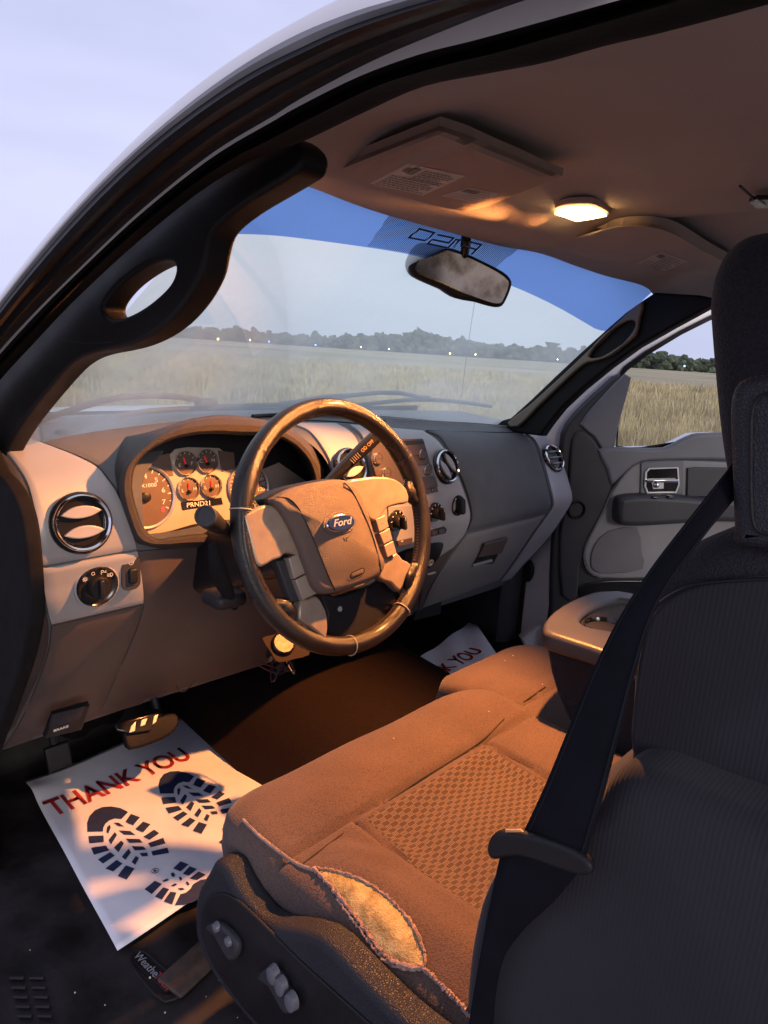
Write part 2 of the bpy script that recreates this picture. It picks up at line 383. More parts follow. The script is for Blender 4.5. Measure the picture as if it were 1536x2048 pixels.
def grass(n, r0, r1, hmin, hmax, wd, name, m):
    """tall dry stems, denser close by, in the sector the windows look over"""
    yaw = np.radians(RNG.uniform(12, 82, n)); r = r0+(r1-r0)*RNG.random(n)**1.5
    x = CAM.x+np.sin(yaw)*r; y = CAM.y+np.cos(yaw)*r
    keep = ((x > 7) | (y > 13)); x, y, r = x[keep], y[keep], r[keep]; n = len(x)
    clump = 0.6+0.4*np.sin(x*0.9+1.3*np.sin(y*0.7))*np.cos(y*0.8)
    h = (hmin+(hmax-hmin)*RNG.random(n))*clump; a = RNG.uniform(0, 6.28, n); ln = RNG.normal(0, .18, (n, 2))*h[:, None]
    w = wd*(0.6+RNG.random(n))*np.maximum(1, r/16)
    dx, dy = np.cos(a)*w, np.sin(a)*w; z0 = np.full(n, GZ)
    V = np.empty((n, 5, 3))
    V[:, 0] = np.c_[x-dx, y-dy, z0]; V[:, 1] = np.c_[x+dx, y+dy, z0]
    V[:, 2] = np.c_[x+dx*.7+ln[:, 0]*.4, y+dy*.7+ln[:, 1]*.4, z0+h*.6]; V[:, 3] = np.c_[x-dx*.7+ln[:, 0]*.4, y-dy*.7+ln[:, 1]*.4, z0+h*.6]
    V[:, 4] = np.c_[x+ln[:, 0], y+ln[:, 1], z0+h]
    b = np.arange(n)[:, None]*5
    loops = np.concatenate([b+[0, 1, 2, 3], b+[3, 2, 4]], axis=1).ravel()
    me = bpy.data.meshes.new(name); me.vertices.add(n*5); me.vertices.foreach_set('co', V.ravel())
    me.loops.add(len(loops)); me.loops.foreach_set('vertex_index', loops)
    st = (np.arange(n)[:, None]*7+[0, 4]).ravel(); me.polygons.add(n*2); me.polygons.foreach_set('loop_start', st)
    me.polygons.foreach_set('loop_total', np.tile([4, 3], n)); me.update(); me.validate()
    o = link(name, me, m, None, False); o['kind'] = 'stuff'; o['label'] = 'tall dry grass standing in the open field beyond the truck'; o['category'] = 'grass'
    return o
grass(90000, 11, 60, 0.25, 0.75, 0.010, 'tall_grass', GRASSM)
# far woods: lumpy crowns side by side, one mass
WOOD = mat('far_woods_foliage', (0.105, 0.128, 0.080), 1, 0, 0.55, 0.25, spec=0.02)
bm = bmesh.new(); bmesh.ops.create_icosphere(bm, subdivisions=2, radius=1); ico = np.array([v.co[:] for v in bm.verts]); icf = [[v.index for v in f.verts] for f in bm.faces]; bm.free()
V, Fc = [], []; nb_ = 0; icf_ = np.array(icf)
for i in range(1500):
    yw = math.radians(random.uniform(-5, 100)); r = random.uniform(390, 520); dg_ = math.degrees(yw)
    hgt = 5.3+1.2*math.sin(yw*9)+1.3*math.sin(yw*23+1)+random.uniform(-2.0, 2.2)+.055*max(0, dg_-30)
    if random.random() < .04: hgt += 2.5
    cx, cy = CAM.x+math.sin(yw)*r, CAM.y+math.cos(yw)*r
    for k in range(4):
        s = hgt*random.uniform(0.16, 0.34); px, py = cx+random.gauss(0, hgt*.42), cy+random.gauss(0, hgt*.42); pz = GZ+hgt*(0.18+0.21*k)
        nz = 1+0.34*np.sin(ico*9+RNG.uniform(0, 6, 3)).sum(1)/2+0.20*RNG.normal(size=len(ico))
        V.append(ico*nz[:, None]*np.array([s, s, s*.85])+[px, py, pz]); Fc.append(icf_+nb_); nb_ += len(ico)
V = np.concatenate(V).tolist(); Fc = np.concatenate(Fc).tolist()
me = bpy.data.meshes.new('far_woods'); me.from_pydata(V, [], Fc); o = link('far_woods', me, WOOD, None, False)
o['kind'] = 'stuff'; o['label'] = 'long low line of woods on the horizon across the field'; o['category'] = 'woods'
# small lamps at the far edge of the field
def far_lamp(p, col, size, label):
    d = ray(p).normalized(); t = 380/math.hypot(d.x, d.y); q = CAM+d*t; z = max(q.z, GZ+0.3)
    r = empty('field_lamp', (q.x, q.y, GZ), label, 'lamp', 'small lit lamps along the far edge of the field')
    bm = bmesh.new(); tube_bm(bm, [(q.x, q.y, GZ), (q.x, q.y, z)], 0.05, 6); frombm('post', bm, BLKP, r)
    m = mat('lamp_glow_%d' % int(col[2]*100), col, emit=col, estr=4)
    lathe('bulb', [(0, -size), (size*.7, -size*.7), (size, 0), (size*.7, size*.7), (0, size)], Fr((q.x, q.y, z), (0, 0, 1), (0, 1, 0)), m, r, 10)
for p, c, s, t in (((326, 667), (1, .9, .6), .35, 'pale lamp just right of the grab handle'), ((436, 678), (1, .62, .25), .65, 'largest amber lamp, under the low wooded rise'), ((500, 680), (1, .9, .5), .42, 'yellow lamp beside a small blue one'),
    ((538, 683), (.2, .35, 1), .4, 'small blue lamp next to the yellow one'), ((631, 690), (.35, .45, 1), .42, 'lone blue lamp above the top of the wheel'), ((722, 694), (1, .85, .3), .4, 'yellow lamp left of a close yellow neighbour'), ((778, 698), (1, .85, .3), .4, 'yellow lamp left of the mirror'),
    ((900, 707), (1, .85, .3), .5, 'yellow lamp just left of the thin antenna'), ((951, 709), (1, .9, .35), .5, 'yellow lamp just right of the thin antenna'), ((1115, 719), (1, .9, .7), .38, 'pale lamp close to the passenger pillar'),
    ((1369, 732), (.25, .35, 1), .45, 'blue lamp seen in the open door window')):
    far_lamp(p, c, s, t)

# ------------------------------------------------------------------ the truck's shell
truck = empty('pickup_truck', (0, 0, GZ), 'white pickup truck body with its front doors open, seen from inside the cab', 'truck')
def glassmat(name, tint, dirt, dcol, gl=0.05):
    m = bpy.data.materials.new(name); m.use_nodes = True; nt = m.node_tree; n = nt.nodes; L = nt.links.new; n.clear()
    o = n.new('ShaderNodeOutputMaterial'); t = n.new('ShaderNodeBsdfTransparent'); t.inputs[0].default_value = (*tint, 1)
    d = n.new('ShaderNodeBsdfDiffuse'); d.inputs[0].default_value = (*dcol, 1); tr = n.new('ShaderNodeBsdfTranslucent'); tr.inputs[0].default_value = (*dcol, 1)
    mt = n.new('ShaderNodeMixShader'); mt.inputs[0].default_value = 0.97; L(d.outputs[0], mt.inputs[1]); L(tr.outputs[0], mt.inputs[2])
    tc = n.new('ShaderNodeTexCoord'); no = n.new('ShaderNodeTexNoise'); no.inputs['Scale'].default_value = 5; no.inputs['Detail'].default_value = 7; L(tc.outputs['Object'], no.inputs['Vector'])
    mr = n.new('ShaderNodeMapRange'); mr.inputs['From Min'].default_value = .3; mr.inputs['From Max'].default_value = .7; mr.inputs['To Min'].default_value = dirt*.75; mr.inputs['To Max'].default_value = dirt*1.25; L(no.outputs[0], mr.inputs[0])
    m1 = n.new('ShaderNodeMixShader'); L(mr.outputs[0], m1.inputs[0]); L(t.outputs[0], m1.inputs[1]); L(mt.outputs[0], m1.inputs[2])
    g = n.new('ShaderNodeBsdfGlossy'); g.inputs['Roughness'].default_value = 0.02
    f = n.new('ShaderNodeLayerWeight'); f.inputs[0].default_value = 0.08; m2 = n.new('ShaderNodeMixShader'); sc = n.new('ShaderNodeMath'); sc.operation = 'MULTIPLY'; sc.inputs[1].default_value = gl*4
    L(f.outputs['Fresnel'], sc.inputs[0]); L(sc.outputs[0], m2.inputs[0]); L(m1.outputs[0], m2.inputs[1]); L(g.outputs[0], m2.inputs[2]); L(m2.outputs[0], o.inputs[0])
    return m
GLASS = glassmat('dusty_windshield', (0.88, 1.0, 0.84), 0.42, (0.93, 1.0, 0.88))
TINT = glassmat('blue_tint_film', (0.24, 0.38, 0.80), 0.03, (0.10, 0.17, 0.42), 0.0)
SIDEG = glassmat('side_glass', (0.90, 0.93, 0.90), 0.03, (0.5, 0.5, 0.5))
def wsp(s, t):
    x = s*(0.562+0.122*t)*(1.09 if s < 0 else 1); return Vector((x, -0.075+0.49*t+(0.21+0.03*t)*(1-(x/(.64+.105*t))**2), 1.175-0.40*t))
G = [[wsp(s, t) for s in np.linspace(-1, 1, 41)] for t in np.linspace(-.1, 1.04, 25)]
wsh = gridmesh('windshield', G, GLASS, truck)
def bvh_of(o):
    me = o.data; off = wloc(o); return BVHTree.FromPolygons([v.co+off for v in me.vertices], [tuple(p.vertices) for p in me.polygons])
tmpw = gridmesh('tmp', [[wsp(s, t) for s in np.linspace(-1.35, 1.35, 61)] for t in np.linspace(-.2, 1.1, 30)], None); WB = bvh_of(tmpw); bpy.data.objects.remove(tmpw)
def cast(b, p, off=0.0, fallback=None):
    d = ray(p).normalized(); loc, nn, i, ds = b.ray_cast(CAM, d)
    if loc is None:
        if fallback is not None: return fallback, Vector((0, -1, 0))
        loc, nn, i, ds = b.find_nearest(CAM+d*1.4)
    if nn.dot(d) > 0: nn = -nn
    return loc+nn*off, nn
def patch(name, b, Lp, Rp, n, mm, off, m, parent, skirt=0.006, label=None, edge=0.0025, smooth=True, crown=0.0):
    A = resample(Lp, n, smooth); B = resample(Rp, n, smooth); G, NN = [], []
    for i in range(n):
        rw, nr = [], []
        for j in range(mm):
            t = j/(mm-1); p = (A[i][0]*(1-t)+B[i][0]*t, A[i][1]*(1-t)+B[i][1]*t)
            brd = edge if i in (0, n-1) or j in (0, mm-1) else 0
            s = i/(n-1); cw = crown*16*s*(1-s)*t*(1-t)
            q, nn = cast(b, p, off-brd+cw); rw.append(q); nr.append(nn)
        G.append(rw); NN.append(nr)
    return gridmesh(name, G, m, parent, skirt, NN, label)
tb = resample([(420, 467), (480, 467), (550, 470), (650, 482), (768, 499), (830, 511), (930, 538), (1030, 574), (1100, 606), (1144, 630), (1195, 660)], 30)
ST = []
for p in tb:
    h, nn, ii, dd = WB.ray_cast(CAM, ray(p).normalized())
    if h is not None: t_ = (1.175-h.z)/.40; ST.append((h.x/(.562+.122*t_)/(1.09 if h.x < 0 else 1), t_))
ST.sort(); sa = [a for a, b in ST]; sb_ = [b for a, b in ST]
GG = []
for k in np.linspace(0, 1, 12):
    row = []
    for s_ in np.linspace(-1, 1, 60):
        te_ = float(np.interp(s_, sa, sb_)); row.append(wsp(float(s_), -.1+(te_+.1)*float(k))+Vector((0, -.0015, -.0008)))
    GG.append(row)
gridmesh('tint_band', GG, TINT, wsh)
# dotted frit patch and its mark behind the mirror
m = bpy.data.materials.new('dotted_frit'); m.use_nodes = True; nt = m.node_tree; n = nt.nodes; L = nt.links.new; n.clear()
o_ = n.new('ShaderNodeOutputMaterial'); t = n.new('ShaderNodeBsdfTransparent'); d = n.new('ShaderNodeBsdfDiffuse'); d.inputs[0].default_value = (0.01, 0.01, 0.012, 1)
tc = n.new('ShaderNodeTexCoord'); wv = n.new('ShaderNodeTexWave'); wv.bands_direction = 'X'; wv.inputs['Scale'].default_value = 62; L(tc.outputs['Object'], wv.inputs['Vector'])
w2 = n.new('ShaderNodeTexWave'); w2.bands_direction = 'Z'; w2.inputs['Scale'].default_value = 90; L(tc.outputs['Object'], w2.inputs['Vector'])
sp = n.new('ShaderNodeSeparateXYZ'); L(tc.outputs['Object'], sp.inputs[0])
gr = n.new('ShaderNodeMapRange'); gr.inputs['From Min'].default_value = -0.045; gr.inputs['From Max'].default_value = 0.045; gr.inputs['To Min'].default_value = 0.92; gr.inputs['To Max'].default_value = 0.22; L(sp.outputs[2], gr.inputs[0])
mu = n.new('ShaderNodeMath'); mu.operation = 'MAXIMUM'; L(wv.outputs['Fac'], mu.inputs[0]); L(w2.outputs['Fac'], mu.inputs[1]); gt = n.new('ShaderNodeMath'); gt.operation = 'GREATER_THAN'
ml = n.new('ShaderNodeMath'); ml.operation = 'MULTIPLY'; L(wv.outputs['Fac'], ml.inputs[0]); ml.inputs[1].default_value = 1.0
L(ml.outputs[0], gt.inputs[0]); L(gr.outputs[0], gt.inputs[1]); mxs = n.new('ShaderNodeMixShader'); L(gt.outputs[0], mxs.inputs[0]); L(t.outputs[0], mxs.inputs[1]); L(d.outputs[0], mxs.inputs[2]); L(mxs.outputs[0], o_.inputs[0])
G = [[cast(WB, p, 0.003)[0] for p in resample([a, c], 14, False)] for a, c in (((786, 412), (1050, 486)), ((757, 456), (1012, 514)), ((733, 489), (989, 533)))]
gridmesh('frit_patch', G, m, wsh)
FR = Fr(wsp(0, 0.12), (0, -0.62, -0.78), (0, 0, 1))
def frp(lst): return [FR.uv(p, 0.012) for p in zc(lst, 720, 400, 4.518)]
FRITK = mat('solid_frit_ink', (0.008, 0.008, 0.01), 0.6)
strokes('frit_mark', [frp(a) for a in ([(540, 262), (675, 298), (590, 368), (440, 340), (540, 262)], [(708, 316), (848, 345), (800, 388), (655, 358), (615, 395), (780, 430)], [(800, 432), (862, 358), (900, 362), (850, 425)], [(985, 378), (1098, 405), (1012, 488)], [(950, 420), (1050, 448)])], FR, 0.012, 0.0036, FRITK, wsh)

# driver's door opening, seen edge-on at the upper left: paint, rubber, channel, bead
C0 = [(-140, 790), (-60, 672), (0, 588), (100, 462), (200, 350), (300, 250), (400, 166), (500, 96), (600, 38), (675, 0), (800, -50), (1000, -105), (1250, -150)]
C1 = [(-140, 808), (-60, 688), (0, 602), (100, 477), (200, 366), (300, 272), (400, 190), (500, 121), (600, 66), (705, 24), (785, 0), (1000, -62), (1250, -110)]
C1b = [(-140, 830), (-60, 706), (0, 616), (100, 492), (200, 383), (300, 290), (400, 212), (500, 146), (600, 96), (705, 50), (862, 0), (1050, -45), (1300, -90)]
C2 = [(-140, 880), (-60, 775), (0, 700), (74, 620), (150, 545), (280, 422), (425, 306), (550, 230), (600, 198), (722, 133), (844, 79), (1051, 0), (1300, -70)]
C3 = [(-140, 888), (-60, 783), (0, 708), (74, 627), (150, 551), (280, 429), (425, 314), (550, 240), (600, 211), (722, 151), (844, 107), (966, 76), (1246, -2), (1420, -50)]
C4 = [(-140, 900), (-60, 795), (0, 719), (74, 640), (150, 562), (280, 441), (425, 326), (550, 251), (600, 224), (722, 163), (844, 119), (966, 88), (1260, 0), (1440, -48)]
C5 = [(-140, 940), (-60, 835), (0, 760), (74, 680), (150, 600), (280, 480), (425, 366), (550, 300), (600, 286), (722, 228), (844, 174), (966, 149), (1088, 126), (1210, 92), (1331, 64), (1536, 9), (1700, -40)]
NB = 60
def cv(c, x): return [PX(p, x) for p in resample(c, NB)]
doorframe = loft('door_opening_paint', [[v+(v-CAM).normalized()*.06 for v in cv(C0, -0.86)], cv(C0, -0.86), [a for a in cv([((a[0]+b[0])/2, (a[1]+b[1])/2) for a, b in zip(C0, C1)], -0.8606)], cv(C1, -0.86)], PAINT, truck)
loft('roof_seal', [cv(C1, -0.860), [(a+b)/2+Vector((-.0008, 0, 0)) for a, b in zip(cv(C1, -.860), cv(C1b, -.859))], cv(C1b, -0.858)], mat('grey_weathered_rubber', (0.20, 0.20, 0.22), 0.45, 0, 0.15, 20), truck)
mid = [[(a[0]*(1-k)+b[0]*k, a[1]*(1-k)+b[1]*k) for a, b in zip(resample(C1b, NB), resample(C2, NB))] for k in (0.12, 0.3, 0.5, 0.7, 0.88)]
loft('door_channel', [cv(C1b, -0.8575)]+[[PX(p, x) for p in c] for c, x in zip(mid, (-0.862, -0.858, -0.838, -0.835, -0.812))]+[cv(C2, -0.806)], RUBB, truck)
loft('channel_lip', [cv(C2, -0.806), cv(C3, -0.8056)], PAINT, truck)
mid = [[(a[0]*(1-k)+b[0]*k, a[1]*(1-k)+b[1]*k) for a, b in zip(resample(C4, NB), resample(C5, NB))] for k in (0.1, 0.35, 0.55, 0.8)]
SEALM = mat('matte_seal_rubber', (0.010, 0.009, 0.010), 0.85, 0, 0.2, 30, 0.2, 150, spec=0.08)
loft('inner_seal', [cv(C3, -0.8050), cv(C4, -0.800)]+[[PX(p, x) for p in c] for c, x in zip(mid, (-0.786, -0.802, -0.786, -0.776))]+[cv(C5, -0.766), [v+(v-CAM).normalized()*.03 for v in cv(C5, -0.766)]], SEALM, truck)

# driver's side pillar trim with the moulded grab handle
PL = Fr((-0.745, 0.0, 1.0), (-1, 0, 0))
def plp(l): return [PL.uv(p) for p in l]
outl = [(560, 268), (592, 284), (603, 308), (596, 338), (572, 356), (530, 382), (480, 413), (440, 444), (420, 468), (411, 500), (403, 540), (388, 575), (366, 610), (335, 645), (300, 671), (262, 689), (225, 699), (185, 707), (155, 719), (128, 740), (92, 782), (62, 820), (36, 856), (8, 905), (-10, 955), (-160, 1020), (-160, 930), (-60, 800), (0, 735), (74, 655), (150, 578), (280, 458), (425, 345), (500, 288)]
hole = closed_smooth([(205, 622), (210, 603), (232, 575), (262, 550), (295, 530), (325, 521), (344, 525), (349, 541), (338, 567), (312, 594), (280, 618), (247, 634), (220, 637)], 4)
ap = slab('pillar_trim', [plp(closed_smooth(outl, 3)), plp(hole)], PL, -0.03, 0.0, 0.0055, TRIMB, truck, res=5)
strokes('trim_seam', [plp(resample([(122, 679), (150, 684), (185, 687), (225, 684)], 8))], PL, 0.0006, 0.0008, DKGR, ap)

# roof lining
def hz(x, y):
    a = abs(x); z = 1.222+0.006*math.cos(x*3)
    z -= 0.050*max(0, (a-0.46)/0.22)**1.35
    f = max(0, min(1, (y+0.16)/0.16)); z -= 0.052*f*f*(3-2*f)
    # raised console strip down the middle
    c = max(0, 1-(abs(x-0.0)/0.125)**6) if abs(x) < .125 else 0
    z -= 0.017*c*max(0, min(1, (0.02-y)/0.05))
    return z
rows = []
top_px = resample([(545, 338), (575, 354), (640, 378), (700, 402), (768, 425), (850, 448), (930, 470), (1000, 489), (1080, 504), (1150, 529), (1210, 549), (1270, 564), (1295, 574), (1310, 588), (1395, 592)], 61)
r0 = [cast(WB, p, 0.004)[0] for p in top_px]
xs = [v.x for v in r0]
for k, dx in enumerate(xs): pass
rows.append([v+Vector((0, .012, .014)) for v in r0]); rows.append(r0)
for yy in list(np.linspace(-0.03, -0.3, 14))+[-0.45, -0.6, -0.9, -1.3, -1.7]:
    row = []
    for k in range(61):
        s = k/30-1; x = s*0.772; g = min(1, (-yy)/0.10); x = xs[k]*(1-g)+x*g; y = yy if yy < r0[k].y-0.01 else r0[k].y-0.012*(-yy/0.03)
        y = min(yy, r0[k].y-0.01-abs(yy)*0.2); row.append(Vector((x, y, min(hz(x, y), 1.3) if yy < -.06 else hz(x, y)*.6+r0[k].z*.4)))
    rows.append(row)
hl = gridmesh('headliner', rows, HEADL, truck)
# outer roof skin above the lining
loft('roof_panel', [[Vector((x, y, 1.30-0.09*(x/0.86)**2-0.05*max(0, (y+.3)/.4)**2)) for y in np.linspace(-0.02, -1.75, 14)] for x in np.linspace(-0.55, 0.80, 15)], PAINT, truck)

RZ = lambda x, y: 1.30-0.09*(x/0.86)**2-0.05*max(0, (y+.3)/.4)**2
rs0 = [v for v in cv(C0, -0.86) if v.y < -.16]
rs1 = [Vector((-.55, min(v.y+.05, -.03), RZ(-.55, min(v.y+.05, -.03)))) for v in rs0]
loft('roof_side', [rs0, [a.lerp(b, .5)+Vector((0, 0, .012)) for a, b in zip(rs0, rs1)], rs1], PAINT, truck)

# passenger side pillar trim, seen across the cab
PR = Fr((0.546, 0.0, 1.0), (-1, .25, 0))
def prp(l): return [PR.uv(p) for p in l]
po = [(1308, 585), (1396, 590), (1440, 600), (1400, 622), (1340, 655), (1270, 695), (1215, 735), (1160, 780), (1120, 818), (1095, 850), (1080, 872), (1000, 862), (985, 845), (1020, 836), (1060, 800), (1110, 752), (1160, 705), (1210, 660), (1250, 625), (1285, 600)]
pr = slab('passenger_pillar_trim', [prp(po)], PR, -0.03, 0.0, 0.006, TRIMB, truck)
PILB = mat('pillar_grip_facing', (0.20, 0.165, 0.13), 0.55, 0, 0.08, 12, 0.2, 600)
slab('grip_facing', [prp(closed_smooth([(1290, 603), (1250, 636), (1200, 684), (1150, 732), (1100, 778), (1062, 812), (1020, 845), (1040, 853), (1075, 818), (1120, 775), (1160, 738), (1180, 725), (1205, 720), (1240, 700), (1275, 672), (1283, 640)], 2)), prp(closed_smooth([(1184, 716), (1190, 700), (1215, 672), (1245, 650), (1265, 641), (1276, 645), (1272, 662), (1248, 690), (1215, 712)], 3))], PR, 0.0, 0.012, 0.004, PILB, pr)
# white door jamb and hinge post on the passenger side
JM = Fr((0.80, 0.35, 0.5), (-1, 0, 0))
jm = slab('passenger_jamb', [[JM.uv(p) for p in [(1040, 1040), (1140, 1000), (1118, 1090), (1106, 1180), (1102, 1290), (1040, 1330), (1000, 1330), (1030, 1250), (1046, 1160)]]], JM, -0.03, 0, 0.006, PAINTD, truck)
slab('door_seal', [[JM.uv(p) for p in [(1035, 1090), (1056, 1085), (1054, 1160), (1046, 1235), (1042, 1275), (1055, 1310), (1035, 1310), (1025, 1275), (1032, 1200)]]], JM, 0.0, 0.02, 0.006, RUBB, jm)
slab('hinge_cover', [[JM.uv(p) for p in closed_smooth([(1046, 1135), (1056, 1118), (1068, 1125), (1070, 1145), (1062, 1162), (1050, 1158)], 2)]], JM, 0.001, 0.018, 0.005, BLKP, jm)
# floor, toe board, hump, kick panel, firewall
fl = gridmesh('cab_floor', [[Vector((x, y, 0.0+(max(0, y-0.78)*1.1)+0.005*math.sin(x*17)*math.sin(y*13))) for x in np.linspace(-1.0, 0.80, 40)] for y in np.linspace(-1.0, 1.05, 40)], CARP, truck)
hump = gridmesh('floor_hump', [[Vector((x, y, 0.165*max(0, 1-(abs(x-0.06)/0.34)**4)-0.002+0.10*max(0, y-.2))) for x in np.linspace(-0.29, 0.41, 30)] for y in np.linspace(-0.8, 0.9, 20)], CARPB, truck)
gridmesh('toe_board', [[Vector((x, 0.80+0.14*t, 0.05+0.70*t)) for x in np.linspace(-0.98, 0.80, 8)] for t in np.linspace(0, 1, 8)], CARP, truck)
pyd('firewall', [(-.98, .95, 0), (.84, .95, 0), (.84, .95, .78), (-.98, .95, .78)], [(0, 1, 2, 3)], BLKP, truck, False)
gridmesh('kick_panel', [[Vector((-0.775+0.01*t, y, -0.05+0.75*t)) for y in np.linspace(0.47, 0.95, 8)] for t in np.linspace(0, 1, 8)], mat('kick_panel_plastic', (.022, .020, .021), .5, 0, .2, 10, .3, 400), truck)
gridmesh('passenger_kick_panel', [[Vector((0.70, y, -0.05+0.75*t)) for y in np.linspace(0.42, 0.95, 8)] for t in np.linspace(0, 1, 8)], DKGR, truck)
gridmesh('hinge_post_lining', [[Vector((x, y, z)) for x, y in ((.70, .43), (.735, .405), (.79, .395))] for z in np.linspace(-.05, .70, 6)], DKGR, truck)
box('door_sill', (-1.05, -0.25, -0.02), (0.10, 1.4, 0.05), DKGR, truck, bev=0.01)
box('sill_plate', (0.80, -0.25, -0.02), (0.10, 1.4, 0.05), DKGR, truck, bev=0.01)
# cowl, bonnet
gridmesh('cowl_panel', [[Vector((x, 0.56+0.13*(1-(x/.85)**2)+0.22*t, 0.765+0.012*t)) for x in np.linspace(-0.86, 0.86, 24)] for t in np.linspace(0, 1, 5)], mat('grey_cowl_plastic', (0.12, 0.12, 0.125), 0.6, 0, 0.2, 20, 0.4, 90), truck)
gridmesh('bonnet', [[Vector((x, 0.78+0.13*(1-(x/.9)**2)+1.1*t, 0.775-0.01*t-0.13*t*t-0.03*abs(x)**3)) for x in np.linspace(-0.92, 0.92, 24)] for t in np.linspace(0, 1, 9)], PAINT, truck, 0.03, [[Vector((0, 0, 1))]*24]*9)
# wipers
WP = ((0, 0.66, 0.80), (0, -0.60, -0.80))
def wp(l): return [onp(p, *WP) for p in l]
def wiper(arm, blade, joint, rj):
    a = tube('wiper', wp(arm), [0.010]*3+[0.006]*(len(arm)-3) if len(arm) > 3 else 0.007, WIPM, truck, 8)
    tube('wiper_blade', wp(blade), 0.006, WIPM, a, 8, 14)
    q = wp([joint])[0]; box('wiper_joint', q, (0.05, 0.025, 0.018), WIPM, a, bev=0.006)
wiper([(-10, 868), (30, 852), (60, 843), (105, 832), (150, 818), (200, 803), (245, 794), (300, 791), (350, 793), (400, 800)], [(236, 832), (300, 822), (400, 816), (480, 812), (560, 810)], (412, 805), 0)
wiper([(560, 812), (600, 806), (650, 797), (700, 791), (760, 785), (800, 786), (830, 792)], [(640, 818), (720, 810), (790, 802), (850, 799), (920, 804), (982, 813)], (845, 797), 0)
gridmesh('rear_cab_wall', [[Vector((x, -1.72, z)) for x in np.linspace(-.84, .84, 4)] for z in np.linspace(-.1, .74, 4)], DKGR, truck)
gridmesh('rear_side_panel', [[Vector((-.86, y, z)) for y in (-1.72, -1.35, -1.02)] for z in np.linspace(-.1, .74, 4)], DKGR, truck)
gridmesh('rear_side_panel', [[Vector((.85, y, z)) for y in (-1.72, -1.35, -.90)] for z in np.linspace(-.1, .74, 4)], DKGR, truck)
tube('antenna', [PX(p, 0.93) for p in ((915, 850), (935, 700), (950, 600), (970, 490), (975, 455))], 0.0011, DKGR, truck, 6, 10)
# ------------------------------------------------------------------ dashboard master surface
LK = [(.66, .797), (.52, .797), (.437, .790), (.377, .766), (.333, .736), (.308, .690), (.303, .640), (.312, .590), (.329, .530), (.412, .386), (.50, .262), (.56, .19)]
CK = [(.72, .803), (.56, .802), (.43, .797), (.335, .783), (.277, .755), (.247, .71), (.238, .66), (.236, .61), (.240, .56), (.285, .45), (.345, .36), (.40, .28)]
RK = [(.60, .775), (.46, .775), (.423, .771), (.349, .745), (.301, .706), (.264, .652), (.240, .615), (.232, .590), (.237, .555), (.292, .447), (.367, .339), (.42, .262)]
def sm(t): t = max(0, min(1, t)); return t*t*(3-2*t)
def dprof(x, n=90):
    a = sm((x+.50)/.36); b = sm((x-.12)/.55)
    P = []
    for l, c, r in zip(LK, CK, RK):
        y = l[0]*(1-a)+c[0]*a; z = l[1]*(1-a)+c[1]*a; y = y*(1-b)+r[0]*b; z = z*(1-b)+r[1]*b; P.append((y, z))
    return resample(P, n)
dash = empty('dashboard', (0, 0.5, 0.2), 'grey and black moulded dashboard with round chrome air vents and a center radio stack', 'dashboard')
XS = np.linspace(-0.775, 0.765, 120)
G = [[Vector((x, y, z)) for y, z in dprof(x)] for x in XS]
tmp = gridmesh('tmp', G, None); DB = bvh_of(tmp); bpy.data.objects.remove(tmp)
G = [[Vector((x, y+.006, z-.004)) for y, z in dprof(x)]+[Vector((x, .66, .30)), Vector((x, .70, .6))] for x in np.linspace(-.755, .742, 70)]
core = gridmesh('dash_core', G, PADM, dash)
bm = bmesh.new(); bm.from_mesh(core.data); cw_ = wloc(core)
bmesh.ops.delete(bm, geom=[f for f in bm.faces if -.60 < (f.calc_center_median()+cw_).x < -.20 and .645 < (f.calc_center_median()+cw_).z < .81 and (f.calc_center_median()+cw_).y < .42], context='FACES')
bm.to_mesh(core.data); bm.free()
for nm, xx in (('end_cap', -.757), ('end_cap', .744)):
    P = dprof(xx, 40); pyd(nm, [Vector((xx, .62, .5))]+[Vector((xx, y+.006, z-.004)) for y, z in P], [(0, i, i+1) for i in range(1, 40)], DKGR, dash, False)

# left end: silver panel, switch panel, end roll
LB = [(-12, 880), (2, 893), (30, 925), (55, 965), (70, 1020), (78, 1075), (82, 1132)]
Ltop = [(28, 873), (75, 880), (130, 903), (190, 932)]
RB = [(186, 930), (212, 956), (232, 985), (250, 1022), (262, 1060), (269, 1082), (273, 1098)]
patch('silver_trim_panel', DB, [(-20, 876)]+LB[1:], [(40, 872), (130, 903), (190, 932)]+RB[1:], 44, 22, 0.003, SILVER, dash, 0.008)
patch('switch_panel', DB, [(82, 1137), (88, 1180), (97, 1228), (103, 1247)], [(274, 1102), (281, 1145), (286, 1185), (286, 1205)], 20, 16, 0.0045, SILVER, dash, 0.010)
patch('lower_trim_panel', DB, [(104, 1253), (98, 1300), (82, 1350), (62, 1400), (38, 1450), (8, 1496)], [(285, 1211), (275, 1250), (258, 1290), (238, 1335), (214, 1390), (190, 1442)], 24, 18, 0.003, KNEE, dash, 0.008)
patch('end_roll', DB, [(-30, 905), (10, 945), (38, 990), (52, 1040), (60, 1110), (66, 1180), (68, 1240), (52, 1320), (25, 1400), (-12, 1490)], [(-14, 884), (28, 928), (52, 968), (67, 1022), (75, 1076), (80, 1140), (94, 1228), (98, 1256), (95, 1300), (78, 1352), (30, 1455), (2, 1496)][0:11], 30, 6, 0.001, DKGR, dash, 0.006)
ES = Fr((-0.775, 0.3, 0.5), (-1, 0, 0))
slab('door_side_seal', [[ES.uv(p) for p in closed_smooth([(-60, 905), (-5, 945), (28, 985), (48, 1040), (57, 1110), (62, 1180), (63, 1240), (48, 1320), (22, 1400), (-8, 1480), (-60, 1560)], 3)]], ES, -0.02, 0.004, 0.006, SEALM, dash)
